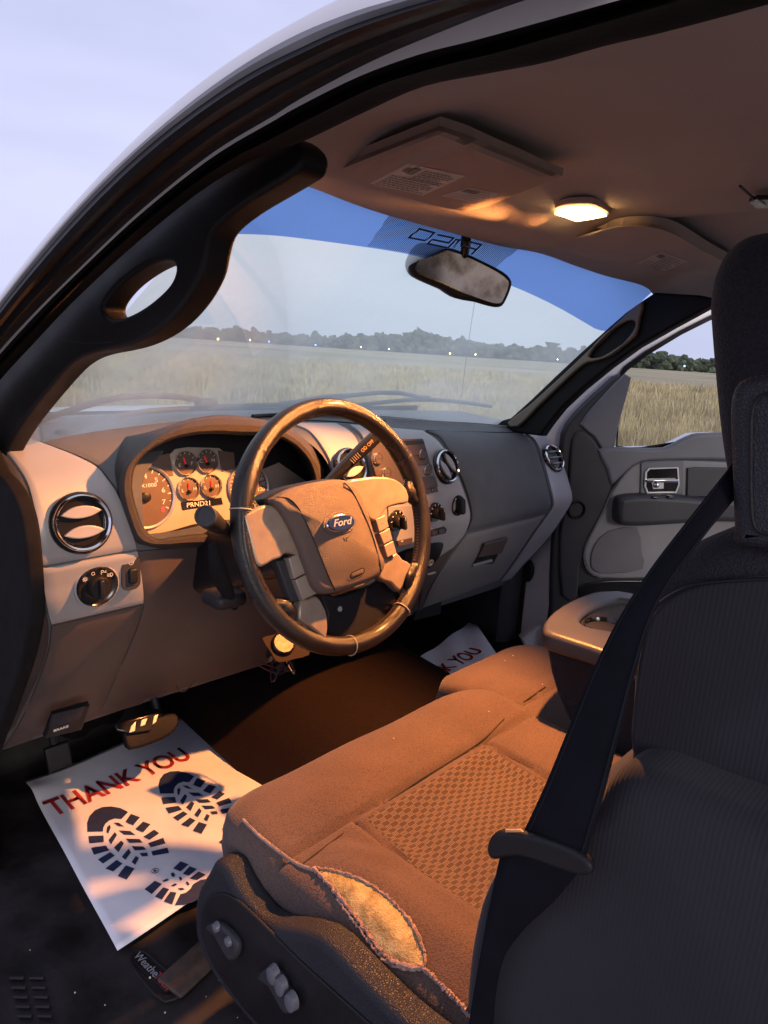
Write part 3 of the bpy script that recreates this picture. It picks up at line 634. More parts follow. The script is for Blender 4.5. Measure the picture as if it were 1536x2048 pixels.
# soft pad between silver panel and cluster hood, dash top
patch('dash_pad_left', DB, [(48, 869), (130, 898), (192, 926), (222, 960), (243, 990), (262, 1040), (274, 1085)], [(470, 826), (500, 840), (400, 870), (330, 900), (290, 950), (285, 1000), (290, 1075)], 26, 26, 0.0005, PADM, dash, 0.004)
KN = [(276, 1104), (284, 1150), (289, 1205), (278, 1250), (261, 1292), (241, 1337), (217, 1392), (193, 1443)]
patch('knee_panel', DB, KN, [(560, 1080), (570, 1120), (580, 1160), (590, 1200), (595, 1240), (590, 1280), (575, 1305), (545, 1332)], 30, 26, 0.0015, KNEE, dash, 0.006)
patch('lower_knee_panel', DB, [(575, 1080), (590, 1160), (600, 1230), (598, 1270), (585, 1303), (565, 1325)], [(735, 1080), (790, 1150), (835, 1190), (850, 1210), (850, 1222), (842, 1232)], 20, 20, 0.0012, KNEE, dash, 0.006)
# silver panel right of the cluster, with the left-center vent
patch('cluster_side_panel', DB, [(580, 845), (620, 862), (650, 900), (668, 940), (680, 985), (690, 1030)], [(672, 846), (700, 862), (716, 885), (726, 930), (740, 985), (750, 1030)], 22, 12, 0.0025, SILVER, dash, 0.006)
# center stack face
CL = [(700, 850), (722, 868), (735, 900), (745, 950), (755, 1000), (765, 1050), (775, 1100), (780, 1150), (778, 1180)]
CRr = [(845, 862), (872, 880), (892, 905), (910, 940), (924, 975), (934, 1005), (939, 1035), (928, 1068), (905, 1095)]
patch('center_stack_panel', DB, CL, CRr, 44, 30, 0.004, SILVER, dash, 0.010)
patch('stack_lower_panel', DB, [(835, 1120), (838, 1150), (840, 1180), (838, 1205), (836, 1228)], [(925, 1072), (903, 1103), (878, 1140), (856, 1178), (842, 1226)], 18, 10, 0.003, KNEE, dash, 0.008)
# passenger airbag cover, glovebox, end panel, top
AT = [(851, 861), (880, 872), (899, 900), (917, 938), (931, 972), (941, 1004), (945, 1035), (936, 1062)]
AR = [(1043, 866), (1062, 880), (1075, 905), (1086, 940), (1095, 975), (1101, 1000), (1101, 1012), (1092, 1024)]
patch('airbag_cover', DB, AT, AR, 34, 34, 0.0025, PADM, dash, 0.008)
gl = [(934, 1069), (908, 1104), (882, 1142), (861, 1178), (845, 1216)]
gr_ = [(1090, 1030), (1068, 1060), (1046, 1092), (1020, 1130), (998, 1160)]
gb = patch('glovebox_door', DB, gl, gr_, 24, 26, 0.003, mat('glovebox_grey', (0.17, 0.163, 0.17), 0.5, 0, 0.05, 10, 0.3, 600), dash, 0.008)
ER0 = [(1052, 866), (1070, 879), (1083, 905), (1093, 940), (1102, 975), (1107, 1000), (1106, 1014), (1094, 1032), (1071, 1064), (1049, 1096), (1023, 1134), (1001, 1163)]
ER1 = [(1078, 864), (1096, 878), (1113, 903), (1130, 940), (1139, 970), (1144, 990), (1143, 1004), (1128, 1030), (1102, 1068), (1076, 1098), (1047, 1128), (1022, 1158)]
patch('passenger_end_panel', DB, ER0, ER1, 40, 10, 0.003, SILVER, dash, 0.01)
def dtop(name, pts, off, m, w=0.004):
    q = [cast(DB, p, off)[0] for p in pts]; return tube(name, q, w, m, dash, 6, 16)
dtop('demister_slot', [(505, 834), (560, 831), (640, 830), (700, 834)], 0.0015, BLKP, 0.005)
dtop('dash_seam', [(560, 842), (640, 842), (700, 846), (760, 852)], 0.0005, BLKP, 0.0018)
dtop('demister_slot', [(720, 836), (745, 841), (770, 845)], 0.001, BLKP, 0.006)
dtop('dash_seam', [(853, 862), (900, 864), (960, 865), (1040, 866)], 0.0015, BLKP, 0.0012)
dtop('dash_seam', [(786, 838), (870, 843), (960, 848), (1040, 856)], 0.0012, SILVER, 0.0018)
q, nn = cast(DB, (121, 868), 0); lathe('sun_sensor', [(.011, 0), (.010, .004), (.007, .007), (0, .008)], Fr(q, (0, 0, 1), (0, 1, 0)), BLKP, dash, 16)

# ------------------------------------------------------------------ round vents
def vent(px, dia, nrm, blades, tilt, label=None):
    q, n0 = cast(DB, px, 0.0045); f = Fr(q, (n0+Vector(nrm).normalized()*.3)); r = dia/2
    lid = 1
    v = lathe('air_vent', [(r*1.10, -.002), (r*1.10, .003), (r*1.04, .006), (r*.98, .004), (r*.97, -.03), (r*.6, -.05), (0, -.052)], f, BLKG, dash, 40, label=label)
    lathe('chrome_ring', [(r*1.0, .004), (r*1.0, .0085), (r*.95, .0115), (r*.89, .0095), (r*.86, .002), (r*.86, -.012), (r*.9, -.012)], f, CHROM, v, 48)
    lathe('vent_barrel', [(r*.84, -.02), (r*.84, .002), (r*.80, .004), (r*.80, -.02)], f, BLKG, v, 40)
    lathe('dark_throat', [(r*.87, .0015), (0, .0015)], f, BLKG, v, 40)
    for k in range(blades):
        c = (k-(blades-1)/2)*r*(0.70 if blades == 2 else .45); hw = math.sqrt(max(0, (r*.80)**2-c*c)); hh = r*(.25 if blades == 2 else .07)
        pts = []
        for i in range(13): t = -1+2*i/12; pts.append((hw*t, hh*(1-abs(t)**2.2)))
        for i in range(1, 12): t = 1-2*i/12; pts.append((hw*t, -hh*(1-abs(t)**2.2)*.75))
        cs, sn = math.cos(tilt), math.sin(tilt)
        pts = [((a)*cs-(b+c)*sn, (a)*sn+(b+c)*cs) for a, b in pts]
        slab('louver', [pts], f, 0.002, 0.0095, 0.002, SILVER, v)
    return v
vent((160, 1046), 0.088, (-.05, -1, .08), 2, math.radians(2))
vent((888, 934), 0.076, (-.05, -1, .10), 2, math.radians(-58))
vent((697, 936), 0.074, (-.05, -1, .10), 2, math.radians(20))
vent((1103, 918), 0.080, (-.12, -1, .25), 3, math.radians(0))

# headlamp switch, dimmer
q, _ = cast(DB, (190, 1168), 0.006); f = Fr(q, (-.02, -1, .0))
hs = lathe('headlamp_switch', [(.0335, 0), (.0335, .004), (.031, .0065), (.028, .004), (.020, .003), (.0, .003)], f, BLKG, dash, 40)
lathe('switch_collar', [(.0365, -.002), (.0365, .002), (.034, .004), (.0335, .001)], f, SILVER, hs, 40)
lathe('knob', [(.0185, .003), (.0175, .012), (.015, .015), (0, .015)], f, BLKP, hs, 30)
box('knob_grip', f.P(0, -.001, .019), (.0085, .011, .032), BLKP, hs, bev=.003)
IC = WHITEI
strokes('lamp_symbol', [ell(-.021, .0165, .0018, .0018, 8)+[(-.0192, .0165)]]+[[(-.021+.0028*math.cos(a), .0165+.0028*math.sin(a)), (-.021+.004*math.cos(a), .0165+.004*math.sin(a))] for a in [i*math.pi/4 for i in range(8)]], f, .0075, .0006, IC, hs)
strokes('lamp_symbol', [ell(-.008, .0235, .0026, .0026, 10)+[(-.0054, .0235)]], f, .0075, .0006, IC, hs)
strokes('lamp_symbol', [[(.005, .020), (.005, .026), (.0085, .026), (.0085, .023), (.005, .023)], [(.010, .0225), (.013, .0255)], [(.010, .0225), (.0135, .0222)]], f, .0075, .0006, IC, hs)
strokes('lamp_symbol', [[(.020, .0135), (.020, .0195), (.0225, .019), (.024, .0165), (.0225, .014), (.020, .0135)]]+[[(.0145, .0145+k*.002), (.0185, .0145+k*.002)] for k in range(3)], f, .0075, .0006, IC, hs)
q, _ = cast(DB, (258, 1143), 0.0055); f = Fr(q, (0, -1, .0))
dm = slab('dimmer_switch', [rrect(0, 0, .0165, .029, .012)], f, 0, .003, .001, DKGR, dash)
box('dimmer_wheel', f.P(0.002, -.004, .004), (.015, .010, .026), BLKP, dm, bev=.0035)
strokes('dimmer_symbol', [ell(0, .0195, .0042, .0042, 14)+[(.0042, .0195)], [(0, .0195), (.0022, .0215)]], f, .0035, .0007, IC, dm)
# brake release
q, _ = cast(DB, (300, 1440), 0)
f = Fr(PY((130, 1440), 0.43), (-.05, -1, -.45))
bh = slab('brake_release', [[f.uv(p) for p in ((104, 1424), (176, 1404), (160, 1452), (86, 1470))]], f, -.004, .010, .002, BLKP, dash)
slab('release_recess', [[f.uv(p, .010) for p in ((103, 1428), (170, 1410), (158, 1436), (96, 1452))]], f, .009, .0125, .001, BLKG, bh)
a, b = f.uv((108, 1462), .011), f.uv((136, 1453), .011); sz = math.hypot(b[0]-a[0], b[1]-a[1])
text('brake_lettering', 'BRAKE', f, (a[0]+b[0])/2, (a[1]+b[1])/2, .0108, sz*.36, IC, bh, rot=math.atan2(b[1]-a[1], b[0]-a[0]), bold=0.0002)

# ------------------------------------------------------------------ instrument cluster
CLN = (0, -1, .16)
FC = Fr(PY((400, 960), 0.372), CLN)
def lift(l, y): return [PY(p, y) for p in l]
HO = [(239, 1000), (236, 968), (245, 936), (271, 902), (305, 872), (355, 845), (406, 833), (457, 830), (520, 838), (569, 851), (617, 885), (644, 929), (654, 970), (658, 1010), (640, 1060), (560, 1092), (460, 1098), (366, 1099), (330, 1100), (285, 1092), (266, 1082), (250, 1040)]
HI = [(263, 985), (263, 955), (270, 930), (293, 903), (338, 879), (389, 868), (440, 866), (487, 869), (540, 868), (560, 874), (592, 893), (617, 921), (630, 958), (632, 1000), (610, 1045), (550, 1060), (460, 1066), (392, 1070), (345, 1076), (312, 1079), (288, 1060), (272, 1020)]
ho = closed_smooth(HO, 5); hi = closed_smooth(HI, 5)
lerp = lambda A, B, k: [(a[0]*(1-k)+b[0]*k, a[1]*(1-k)+b[1]*k) for a, b in zip(A, B)]
def ext(v, dz): return v
back = [Vector((v.x, max(v.y, .36)+.10, min(v.z-.012, .800)-.012)) for v in lift(ho, .33)]
loft('cluster_hood', [back, [v+Vector((0, .0, 0)) for v in lift(ho, .325)], lift(lerp(ho, hi, .18), .300), lift(lerp(ho, hi, .5), .285), lift(lerp(ho, hi, .85), .286), lift(hi, .293)], HOODM, dash, closed=True)
hi2 = [(a[0]+(440-a[0])*.015, a[1]+(970-a[1])*.02) for a in hi]
loft('cluster_throat', [lift(hi, .293), [v for v in lift(hi2, .312)], [FC.px(((p[0]-440)*1.0+440, (p[1]-968)*.98+966), -.004) for p in hi]], BLKP, dash, closed=True)
slab('cluster_backing', [[FC.uv(((p[0]-440)*1.07+440, (p[1]-968)*1.07+966)) for p in hi]], FC, -.02, -.006, 0, BLKP, dash)
cf = slab('cluster_face', [[FC.uv(p) for p in ((250, 930), (338, 912), (352, 898), (378, 894), (440, 896), (462, 912), (474, 940), (500, 950), (560, 925), (640, 980), (640, 1050), (560, 1045), (445, 1040), (385, 1050), (345, 1062), (300, 1072), (262, 1010))]], FC, -.006, -.003, .0008, CLUS, dash)
def fp(z): return (240+z[0]/4.8, 860+z[1]/4.8)
for nm, pg in (('warning_panel', ((345, 250), (480, 222), (518, 440), (430, 450), (330, 350), (200, 340))), ('warning_panel', ((945, 195), (1100, 215), (1110, 370), (985, 400)))):
    slab(nm, [[FC.uv(fp(p)) for p in pg]], FC, -.003, -.0015, .0005, DIAL, cf)
PB = slab('gear_display', [[FC.uv(fp(p)) for p in ((592, 695), (978, 648), (992, 712), (608, 768))]], FC, -.003, -.001, .0006, BLKG, dash)
a, b = FC.uv(fp((640, 725))), FC.uv(fp((878, 700))); text('gear_letters', 'PRND21', FC, (a[0]+b[0])/2, (a[1]+b[1])/2, -.0008, .0125, WHITEI, PB, rot=math.atan2(b[1]-a[1], b[0]-a[0]), sx=1.15)
def gauge(zc_, zt, name, marks, ang0, ang1, nt_, needle, lab=True, big=False, nlen=.7):
    u, v = FC.uv(fp(zc_)); u2, v2 = FC.uv(fp(zt)); r = math.hypot(u2-u, v2-v)
    g = lathe(name, [(r*.99, -.003), (r*.99, -.001), (r*.93, -.0008), (0, -.0008)], FC, DIAL, dash, 40, u=u, v=v)
    lathe('bezel', [(r*1.04, -.003), (r*1.04, .002), (r*1.0, .004), (r*.945, .002), (r*.94, -.0005)], FC, CHROD if big else CHROM, g, 48, u=u, v=v)
    T = []
    for i in range(nt_):
        a = math.radians(ang0+(ang1-ang0)*i/(nt_-1)); l = .80 if i % 2 == 0 or not big else .86
        T.append([(u+r*.9*math.cos(a), v+r*.9*math.sin(a)), (u+r*l*math.cos(a), v+r*l*math.sin(a))])
    strokes('tick_marks', T, FC, -.0004, r*.025 if big else r*.045, WHITEI, g)
    for s, a, k in marks:
        a = math.radians(a); text('numeral', s, FC, u+r*k*math.cos(a), v+r*k*math.sin(a), -.0004, r*(.22 if big else .40), WHITEI, g, sx=1.2)
    a = math.radians(needle); pv = (0, 0) if big else (0, -.25*r)
    strokes('needle', [[(u+pv[0], v+pv[1]), (u+pv[0]+r*nlen*math.cos(a), v+pv[1]+r*nlen*math.sin(a))]], FC, .0012, r*(.05 if big else .12), NEEDL, g, .0008)
    lathe('needle_hub', [(r*.17, 0), (r*.17, .003), (r*.12, .0045), (0, .005)], FC, BLKP, g, 20, u=u+pv[0], v=v+pv[1])
    return g, u, v, r
g, u, v, r = gauge((245, 645), (262, 345), 'tachometer', [('3', 122, .66), ('4', 85, .66), ('5', 50, .66), ('6', 14, .66), ('7', -20, .66), ('0', 230, .66), ('1', 195, .66), ('2', 160, .66)], 232, -30, 17, 182, big=True, nlen=.62)
text('lettering', 'RPM X1000', FC, u-.004, v+r*.36, -.0004, r*.17, WHITEI, g, sx=1.2)
text('belt_warning', '8', FC, *FC.uv(fp((413, 765))), -.0003, r*.22, GLOW_RED, g, bold=.0004)
gauge((632, 318), (632, 205), 'fuel_gauge', [('E', 195, .6), ('F', -5, .6)], 150, 30, 5, 105)
gauge((838, 300), (838, 190), 'temperature_gauge', [('C', 175, .6), ('H', 5, .6)], 150, 30, 5, 112)
gauge((662, 565), (662, 455), 'oil_gauge', [('L', 190, .6), ('H', -5, .6)], 150, 30, 5, 90)
gauge((877, 538), (877, 430), 'battery_gauge', [('L', 190, .6), ('H', -5, .6)], 150, 30, 5, 90)
g, u, v, r = gauge((1235, 545), (1235, 320), 'speedometer', [('80', 48, .64), ('100', 24, .66), ('110', 5, .66), ('120', -15, .66), ('60', 90, .66), ('40', 140, .66)], 225, -35, 25, 210, big=True, nlen=.6)
slab('odometer_display', [[FC.uv(fp(p)) for p in ((1200, 640), (1372, 624), (1382, 702), (1210, 724))]], FC, -.0008, .0004, .0003, GLOW_GREEN, g)
text('odometer_digits', '8 0', FC, *FC.uv(fp((1325, 664))), .0006, r*.15, DKGR, g)
slab('cluster_lower_ledge', [[FC.uv(fp(p), .03) for p in ((300, 1010), (690, 965), (900, 930), (1200, 900), (1200, 1020), (700, 1060), (340, 1080))]], FC, .006, .03, .004, KNEE, dash)
q = [PY(p, .30) for p in zc([(425, 960), (470, 900), (560, 870), (640, 865), (720, 850)], 240, 860, 4.8)]

# ------------------------------------------------------------------ radio and heater controls
def S(p, off=0.0): return cast(DB, p, off)[0]
def dframe(px, off, nrm=(0, -1, .06)):
    q, n = cast(DB, px, off); return Fr(q, nrm)
f = dframe((800, 950), 0.004, (0, -1, .07))
RADM = mat('radio_face', (0.060, 0.048, 0.050), 0.42, 0, 0.06, 30, 0.2, 500)
rp = lambda l: [f.uv(p) for p in zc(l, 690, 840, 5.689)]
radio = slab('radio', [rp([(320, 215), (865, 210), (880, 240), (960, 520), (1052, 850), (600, 905), (400, 640), (330, 640), (270, 430)])], f, -.001, .006, .002, RADM, dash)
slab('display_strip', [rp([(620, 235), (860, 228), (868, 262), (630, 280)])], f, .006, .0075, .0006, BLKG, radio)
slab('disc_slot', [rp([(690, 398), (825, 388), (828, 400), (700, 412)])], f, .006, .0072, .0004, BLKG, radio)
slab('display', [rp([(765, 525), (960, 500), (995, 635), (825, 655)])], f, .006, .0078, .0008, mat('radio_display', (.10, .105, .13), .25), radio)
slab('upper_fascia', [rp([(640, 292), (862, 270), (890, 395), (700, 412)])], f, .006, .0075, .001, RADM, radio)
slab('mid_fascia', [rp([(710, 425), (895, 400), (950, 495), (760, 520)])], f, .006, .0072, .001, RADM, radio)
slab('mid_fascia', [rp([(830, 662), (1000, 640), (1035, 755), (880, 775)])], f, .006, .0072, .001, RADM, radio)
def ringbtn(pz, rz, nm='ring_button'):
    (p,) = zc([pz], 690, 840, 5.689); u, v = f.uv(p, .007); r = rz
    b = lathe(nm, [(r*.84, .006), (r*.84, .010), (r*.76, .0115), (0, .0115)], f, RADM, radio, 24, u=u, v=v)
    lathe('chrome_ring', [(r, .006), (r, .009), (r*.93, .011), (r*.85, .009), (r*.84, .006)], f, CHROM, b, 28, u=u, v=v) if False else lathe('ring', [(r, .006), (r, .009), (r*.93, .011), (r*.85, .009), (r*.84, .006)], f, CHROM, radio, 28, u=u, v=v)
    strokes('button_mark', [[(u-r*.7, v), (u+r*.7, v)]], f, .0118, .0006, BLKG, radio)
for pz in ((369, 440), (468, 605), (878, 388), (935, 568)): ringbtn(pz, .0125)
for pz in ([(878, 790), (945, 780), (955, 825), (890, 838)], [(955, 778), (1015, 765), (1030, 812), (965, 822)]):
    slab('preset_button', [rp(pz)], f, .006, .0095, .001, RADM, radio)
u, v = f.uv(zc([(905, 810)], 690, 840, 5.689)[0], .009); text('preset_number', '1', f, u, v-.001, .0097, .004, IC, radio)
u, v = f.uv(zc([(990, 795)], 690, 840, 5.689)[0], .009); text('preset_number', '2', f, u, v-.001, .0097, .004, IC, radio)
f2 = dframe((840, 1040), 0.004, (0, -1, .0))
rq = lambda l: [f2.uv(p) for p in zc(l, 690, 840, 5.689)]
hp = slab('heater_panel', [rq([(480, 985), (600, 975), (930, 960), (1030, 985), (1095, 1100), (1080, 1190), (1145, 1230), (1140, 1300), (960, 1345), (560, 1440), (540, 1300), (490, 1200)])], f2, 0, .003, .001, SILVER, dash)
def knob(pz, r, ang, name='heater_knob', host=dash, fr=f2):
    (p,) = zc([pz], 690, 840, 5.689); u, v = fr.uv(p, .006)
    b = lathe(name, [(r*1.0, .002), (r*1.0, .007), (r*.93, .010), (r*.78, .009), (0, .009)], fr, BLKG, host, 32, u=u, v=v)
    lathe('knob_body', [(r*.62, .009), (r*.58, .020), (r*.5, .022), (0, .022)], fr, BLKP, b, 28, u=u, v=v)
    c, s = math.cos(ang), math.sin(ang)
    pts = [(u+a*c-d*s, v+a*s+d*c) for a, d in rrect(0, 0, r*.20, r*.66, r*.15)]
    slab('knob_grip', [pts], fr, .018, .034, .003, BLKP, b)
    strokes('pointer', [[(u-.0*c-r*.3*s, v+r*.3*c), (u-r*.6*s, v+r*.6*c)]], fr, .0343, .0009, IC, b)
    T = [[(u+r*.88*math.cos(a), v+r*.88*math.sin(a)), (u+r*.78*math.cos(a), v+r*.78*math.sin(a))] for a in [math.radians(t) for t in range(-30, 215, 35)]]
    strokes('dial_marks', T, fr, .0104, .0016, IC, b)
knob((585, 1145), .0235, .25); knob((1025, 1050), .0225, .2)
slab('button_row', [rq([(560, 1375), (745, 1330), (745, 1400), (590, 1430)])], f2, .003, .0065, .001, RADM, hp)
u, v = f2.uv(zc([(650, 1380)], 690, 840, 5.689)[0], .006); text('button_lettering', 'A/C', f2, u, v, .0067, .0045, IC, hp)
slab('button_row', [rq([(950, 1250), (1110, 1205), (1142, 1240), (1125, 1285), (960, 1325)])], f2, .003, .0055, .001, DKGR, hp)
for k in range(2): slab('button', [rq([(962+75*k, 1262-18*k), (1026+75*k, 1246-18*k), (1032+75*k, 1292-20*k), (968+75*k, 1308-20*k)])], f2, .0055, .008, .001, RADM, hp)
f3 = dframe((912, 1010), 0.005, (-.15, -1, .05))
u, v = 0, 0
ps = lathe('transfer_case_knob', [(.0215, 0), (.0215, .003), (.019, .005), (.0185, .0), (.0, -.001)], f3, BLKG, dash, 32, sv=1.15)
slab('knob_grip', [rrect(0, 0, .0075, .0195, .007, rot=.1)], f3, 0, .022, .004, BLKP, ps); strokes('knob_mark', [ell(-.012, .017, .0012, .0012, 8)], f3, .0055, .001, IC, ps)
# dark pocket under the heater panel with a power socket
f4 = dframe((850, 1130), 0.005, (0, -1, -.35))
rr = lambda l: [f4.uv(p) for p in zc(l, 690, 840, 5.689)]
pk = slab('pocket', [closed_smooth(rr([(600, 1500), (940, 1400), (1085, 1385), (1112, 1420), (1080, 1520), (1030, 1600), (945, 1680), (800, 1700), (660, 1640)]), 3)], f4, -.002, .003, .001, BLKG, dash)
u, v = f4.uv(zc([(962, 1615)], 690, 840, 5.689)[0]); lathe('power_socket', [(.009, .003), (.009, .006), (.006, .006), (.005, .002)], f4, CHROD, pk, 20, u=u, v=v)
slab('pocket_lip', [rr([(930, 1745), (1015, 1718), (1018, 1728), (935, 1757)])], f4, 0, .006, .001, CHROD, pk)
# glovebox latch
f5 = dframe((985, 1100), 0.006, (0, -1, -.62))
ltc = slab('glovebox_latch', [[f5.uv(p) for p in zc([(935, 875), (1068, 840), (1030, 925), (895, 950)], 640, 780, 2.844)]], f5, -.003, .003, .001, KNEE, dash)
slab('latch_recess', [[f5.uv(p) for p in zc([(905, 935), (1025, 908), (985, 985), (865, 998)], 640, 780, 2.844)]], f5, -.003, .0015, .0008, BLKG, ltc)
slab('latch_lip', [[f5.uv(p) for p in zc([(868, 990), (975, 960), (978, 972), (866, 1002)], 640, 780, 2.844)]], f5, 0, .004, .001, SILVER, ltc)
f6 = Fr(PY((865, 1215), .40), (0, -1, -.2))
ob = slab('connector_block', [[f6.uv(p) for p in ((830, 1222), (884, 1196), (882, 1228), (828, 1242))]], f6, -.02, 0, .002, BLKP, dash)
for k in range(2): strokes('connector_rib', [[f6.uv((846+18*k, 1216-8*k), .001), f6.uv((846+18*k, 1236-6*k), .001)]], f6, .001, .0016, DKGR, ob)
# ------------------------------------------------------------------ steering wheel
WC = Vector((-0.406, 0.0, 0.709)); TL = math.radians(16.84)
wn = Vector((0, -math.cos(TL), math.sin(TL)))
W = Fr(WC, wn)
wheel = empty('steering_wheel', tuple(WC), 'worn leather-rimmed four-spoke steering wheel with a blue oval badge on its hub', 'steering wheel')
RR, rt = 0.1815, 0.0138
def rimp(a, r=RR, w=0): return W.P(r*math.cos(a), r*math.sin(a), w)
vs, fs = [], []; NS, NT = 144, 18
for i in range(NS):
    a = 2*math.pi*i/NS
    thick = 1+0.16*sum(math.exp(-((math.degrees(a)-c+180) % 360-180)**2/180) for c in (28, 152))
    for j in range(NT):
        b = 2*math.pi*j/NT; rr_ = rt*thick; vs.append(rimp(a, RR+rr_*1.0*math.cos(b), rr_*1.08*math.sin(b)))
for i in range(NS):
    for j in range(NT): fs.append((i*NT+j, i*NT+(j+1) % NT, ((i+1) % NS)*NT+(j+1) % NT, ((i+1) % NS)*NT+j))
rim = pyd('rim', vs, fs, LEATH, wheel)
for p in ((470, 1018), (806, 914), (700, 1293), (806, 1224)):
    u, v = W.uv(p); a = math.atan2(v, u)
    pth = [rimp(a, RR+(rt+.0012)*math.cos(b), (rt+.0012)*1.08*math.sin(b)) for b in np.linspace(0, 2*math.pi, 25)]
    tube('seam_band', pth, 0.0009, THRD, rim, 6)
# whip stitching on the inner side of the rim
bm = bmesh.new()
for a0, a1 in ((-88, 24), (40, 140), (156, 268)):
    for k in range(int((a1-a0)/1.7)):
        a = math.radians(a0+k*1.7)
        tube_bm(bm, [rimp(a, RR-rt*1.015, .0030), rimp(a+.012, RR-rt*1.03, -.0030)], 0.0006, 4)
frombm('stitching', bm, mat('dark_stitch', (0.16, 0.11, 0.08), .8), rim)['kind'] = 'stuff'
def z4(l): return zc(l, 400, 760, 2.954)
def wu(l, w): return [W.uv(p, w) for p in z4(l)]
# hub shell, spokes, airbag cover
def puff(name, outline, w0, w1, crown, m, parent, n=26, roll=.012, label=None, bmp=None):
    """soft pad: outline in uv (closed, star-shaped), domed"""
    c = (sum(p[0] for p in outline)/len(outline), sum(p[1] for p in outline)/len(outline)); o = closed_smooth(outline, 3)
    rings = []
    prof = [(1, w0), (1, w1-roll*.9)]+[(1-roll*1.0*(1-math.cos(a))/.075, w1-roll*.9+roll*.9*math.sin(a)) for a in np.linspace(.35, math.pi/2, 5)]
    last = prof[-1][0]
    for s in (.82, .66, .5, .34, .18): prof.append((s*last, w1+crown*(1-s*s)))
    prof = [(s, h+(crown*(1-1*1))*0) for s, h in prof]
    for s, h in prof: rings.append([W.P(c[0]+(a-c[0])*s, c[1]+(b-c[1])*s, h) for a, b in o])
    nn = len(o); V = [v for r in rings for v in r]+[W.P(c[0], c[1], w1+crown)]; F = []
    for i in range(len(rings)-1):
        for j in range(nn): F.append((i*nn+j, i*nn+(j+1) % nn, (i+1)*nn+(j+1) % nn, (i+1)*nn+j))
    b = (len(rings)-1)*nn
    for j in range(nn): F.append((b+j, b+(j+1) % nn, len(V)-1))
    return pyd(name, V, F, m, parent, True, label)
ab = wu([(452, 712), (480, 682), (520, 658), (590, 628), (700, 600), (800, 584), (880, 588), (935, 618), (975, 680), (1010, 780), (1045, 900), (1085, 1020), (1112, 1085), (1085, 1150), (1010, 1195), (900, 1235), (790, 1262), (730, 1258), (690, 1215), (655, 1120), (610, 1000), (560, 880), (505, 785)], .030)
cx_ = sum(a for a, b in ab)/len(ab); cy_ = sum(b for a, b in ab)/len(ab)
back = [(cx_+(a-cx_)*1.05, cy_+(b-cy_)*1.04) for a, b in ab]
puff('hub_shell', back, -.035, .012, .004, BLKP, wheel)
air = puff('airbag_cover', ab, -.005, .030, .012, AIRB, wheel)
AB = bvh_of(air)
def onab(l, off=.0004): return [cast(AB, p, off)[0] for p in z4(l)]
tube('cover_seam', onab([(455, 693), (520, 702), (570, 745), (620, 830), (670, 940), (710, 1040), (750, 1140), (795, 1240)]), 0.0011, BLKG, air, 6, 40)
tube('cover_seam', onab([(805, 588), (850, 610), (900, 665), (950, 760), (995, 860), (1030, 960), (1060, 1080), (1068, 1130)]), 0.0011, BLKG, air, 6, 40)
q, nn = cast(AB, z4([(826, 845)])[0], 0.0); bf = Fr(q, (wn+nn)/2)
bd = slab('badge', [ell(0, 0, .0275, .0128, 40)], bf, -.002, .0035, .002, CHROM, wheel)
slab('badge_field', [ell(0, 0, .0250, .0106, 40)], bf, .003, .0046, .0006, BLUEB, bd)
slab('badge_recess', [ell(0, 0, .032, .0165, 40)], bf, -.004, .0008, .0008, AIRB, bd)
text('badge_script', 'Ford', bf, 0.0, 0.0004, .0047, .0145, mat('badge_silver', (.75, .75, .75), .3, .6), bd, shear=.35, sx=1.25, bold=.0002)
q, nn = cast(AB, z4([(928, 1140)])[0], 0.0006); af = Fr(q, nn)
A2 = text('airbag_lettering', 'AIRBAG', af, 0, 0, .0002, .0062, mat('pressed_letters', (.5, .36, .26), .5), air, rot=math.radians(7))
strokes('lettering_frame', [[(a*math.cos(.12)-b*math.sin(.12), a*math.sin(.12)+b*math.cos(.12)) for a, b in rrect(0, 0, .0145, .0048, .0045)+[(.0145, .0003)]]], af, .0005, .0009, BLKG, air)
q, nn = cast(AB, z4([(862, 942)])[0], 0.0002)
strokes('horn_mark', [[(-.005, .003), (-.002, -.002)], [(.001, .002), (.006, .003)], [(.001, .002), (.001, -.003)]], Fr(q, nn), .0003, .0007, BLKG, air)
def spoke(name, l, w0, w1, m, bev=.004, parent=wheel): return slab(name, [closed_smooth(wu(l, w1), 2)], W, w0, w1, bev, m, parent, res=4)
spoke('spoke', [(262, 800), (300, 775), (345, 750), (390, 738), (440, 745), (490, 800), (540, 900), (580, 985), (610, 1040), (560, 1030), (510, 1022), (480, 1050), (430, 1068), (372, 1102), (335, 1085), (305, 980), (280, 880)], -.004, .016, SPOK)
spoke('spoke', [(600, 1300), (640, 1290), (690, 1275), (730, 1330), (755, 1400), (750, 1530), (700, 1500), (640, 1450), (585, 1410)], -.010, .008, SPOK)
spoke('spoke', [(880, 600), (950, 580), (1040, 570), (1120, 575), (1180, 600), (1225, 650), (1235, 720), (1180, 735), (1110, 755), (1085, 790), (1050, 830), (1000, 820), (950, 700)], -.004, .014, SPOK)
spoke('spoke', [(1085, 1050), (1120, 1050), (1165, 1020), (1200, 1060), (1250, 1090), (1220, 1160), (1185, 1250), (1130, 1200), (1060, 1170)], -.010, .008, SPOK)
spoke('lower_shroud', [(700, 1240), (800, 1275), (900, 1245), (1010, 1205), (1090, 1160), (1170, 1240), (1190, 1290), (1120, 1400), (1000, 1490), (880, 1530), (790, 1520), (740, 1480), (755, 1380)], -.035, -.012, BLKP, .006)
for nm, l in (('switch_pad', [(525, 1052), (605, 1012), (650, 1130), (560, 1175)]), ('switch_pad', [(565, 1180), (652, 1137), (695, 1262), (610, 1300)])):
    slab('switch', [wu(l, .014)], W, .0, .014, .002, BTNM, wheel)
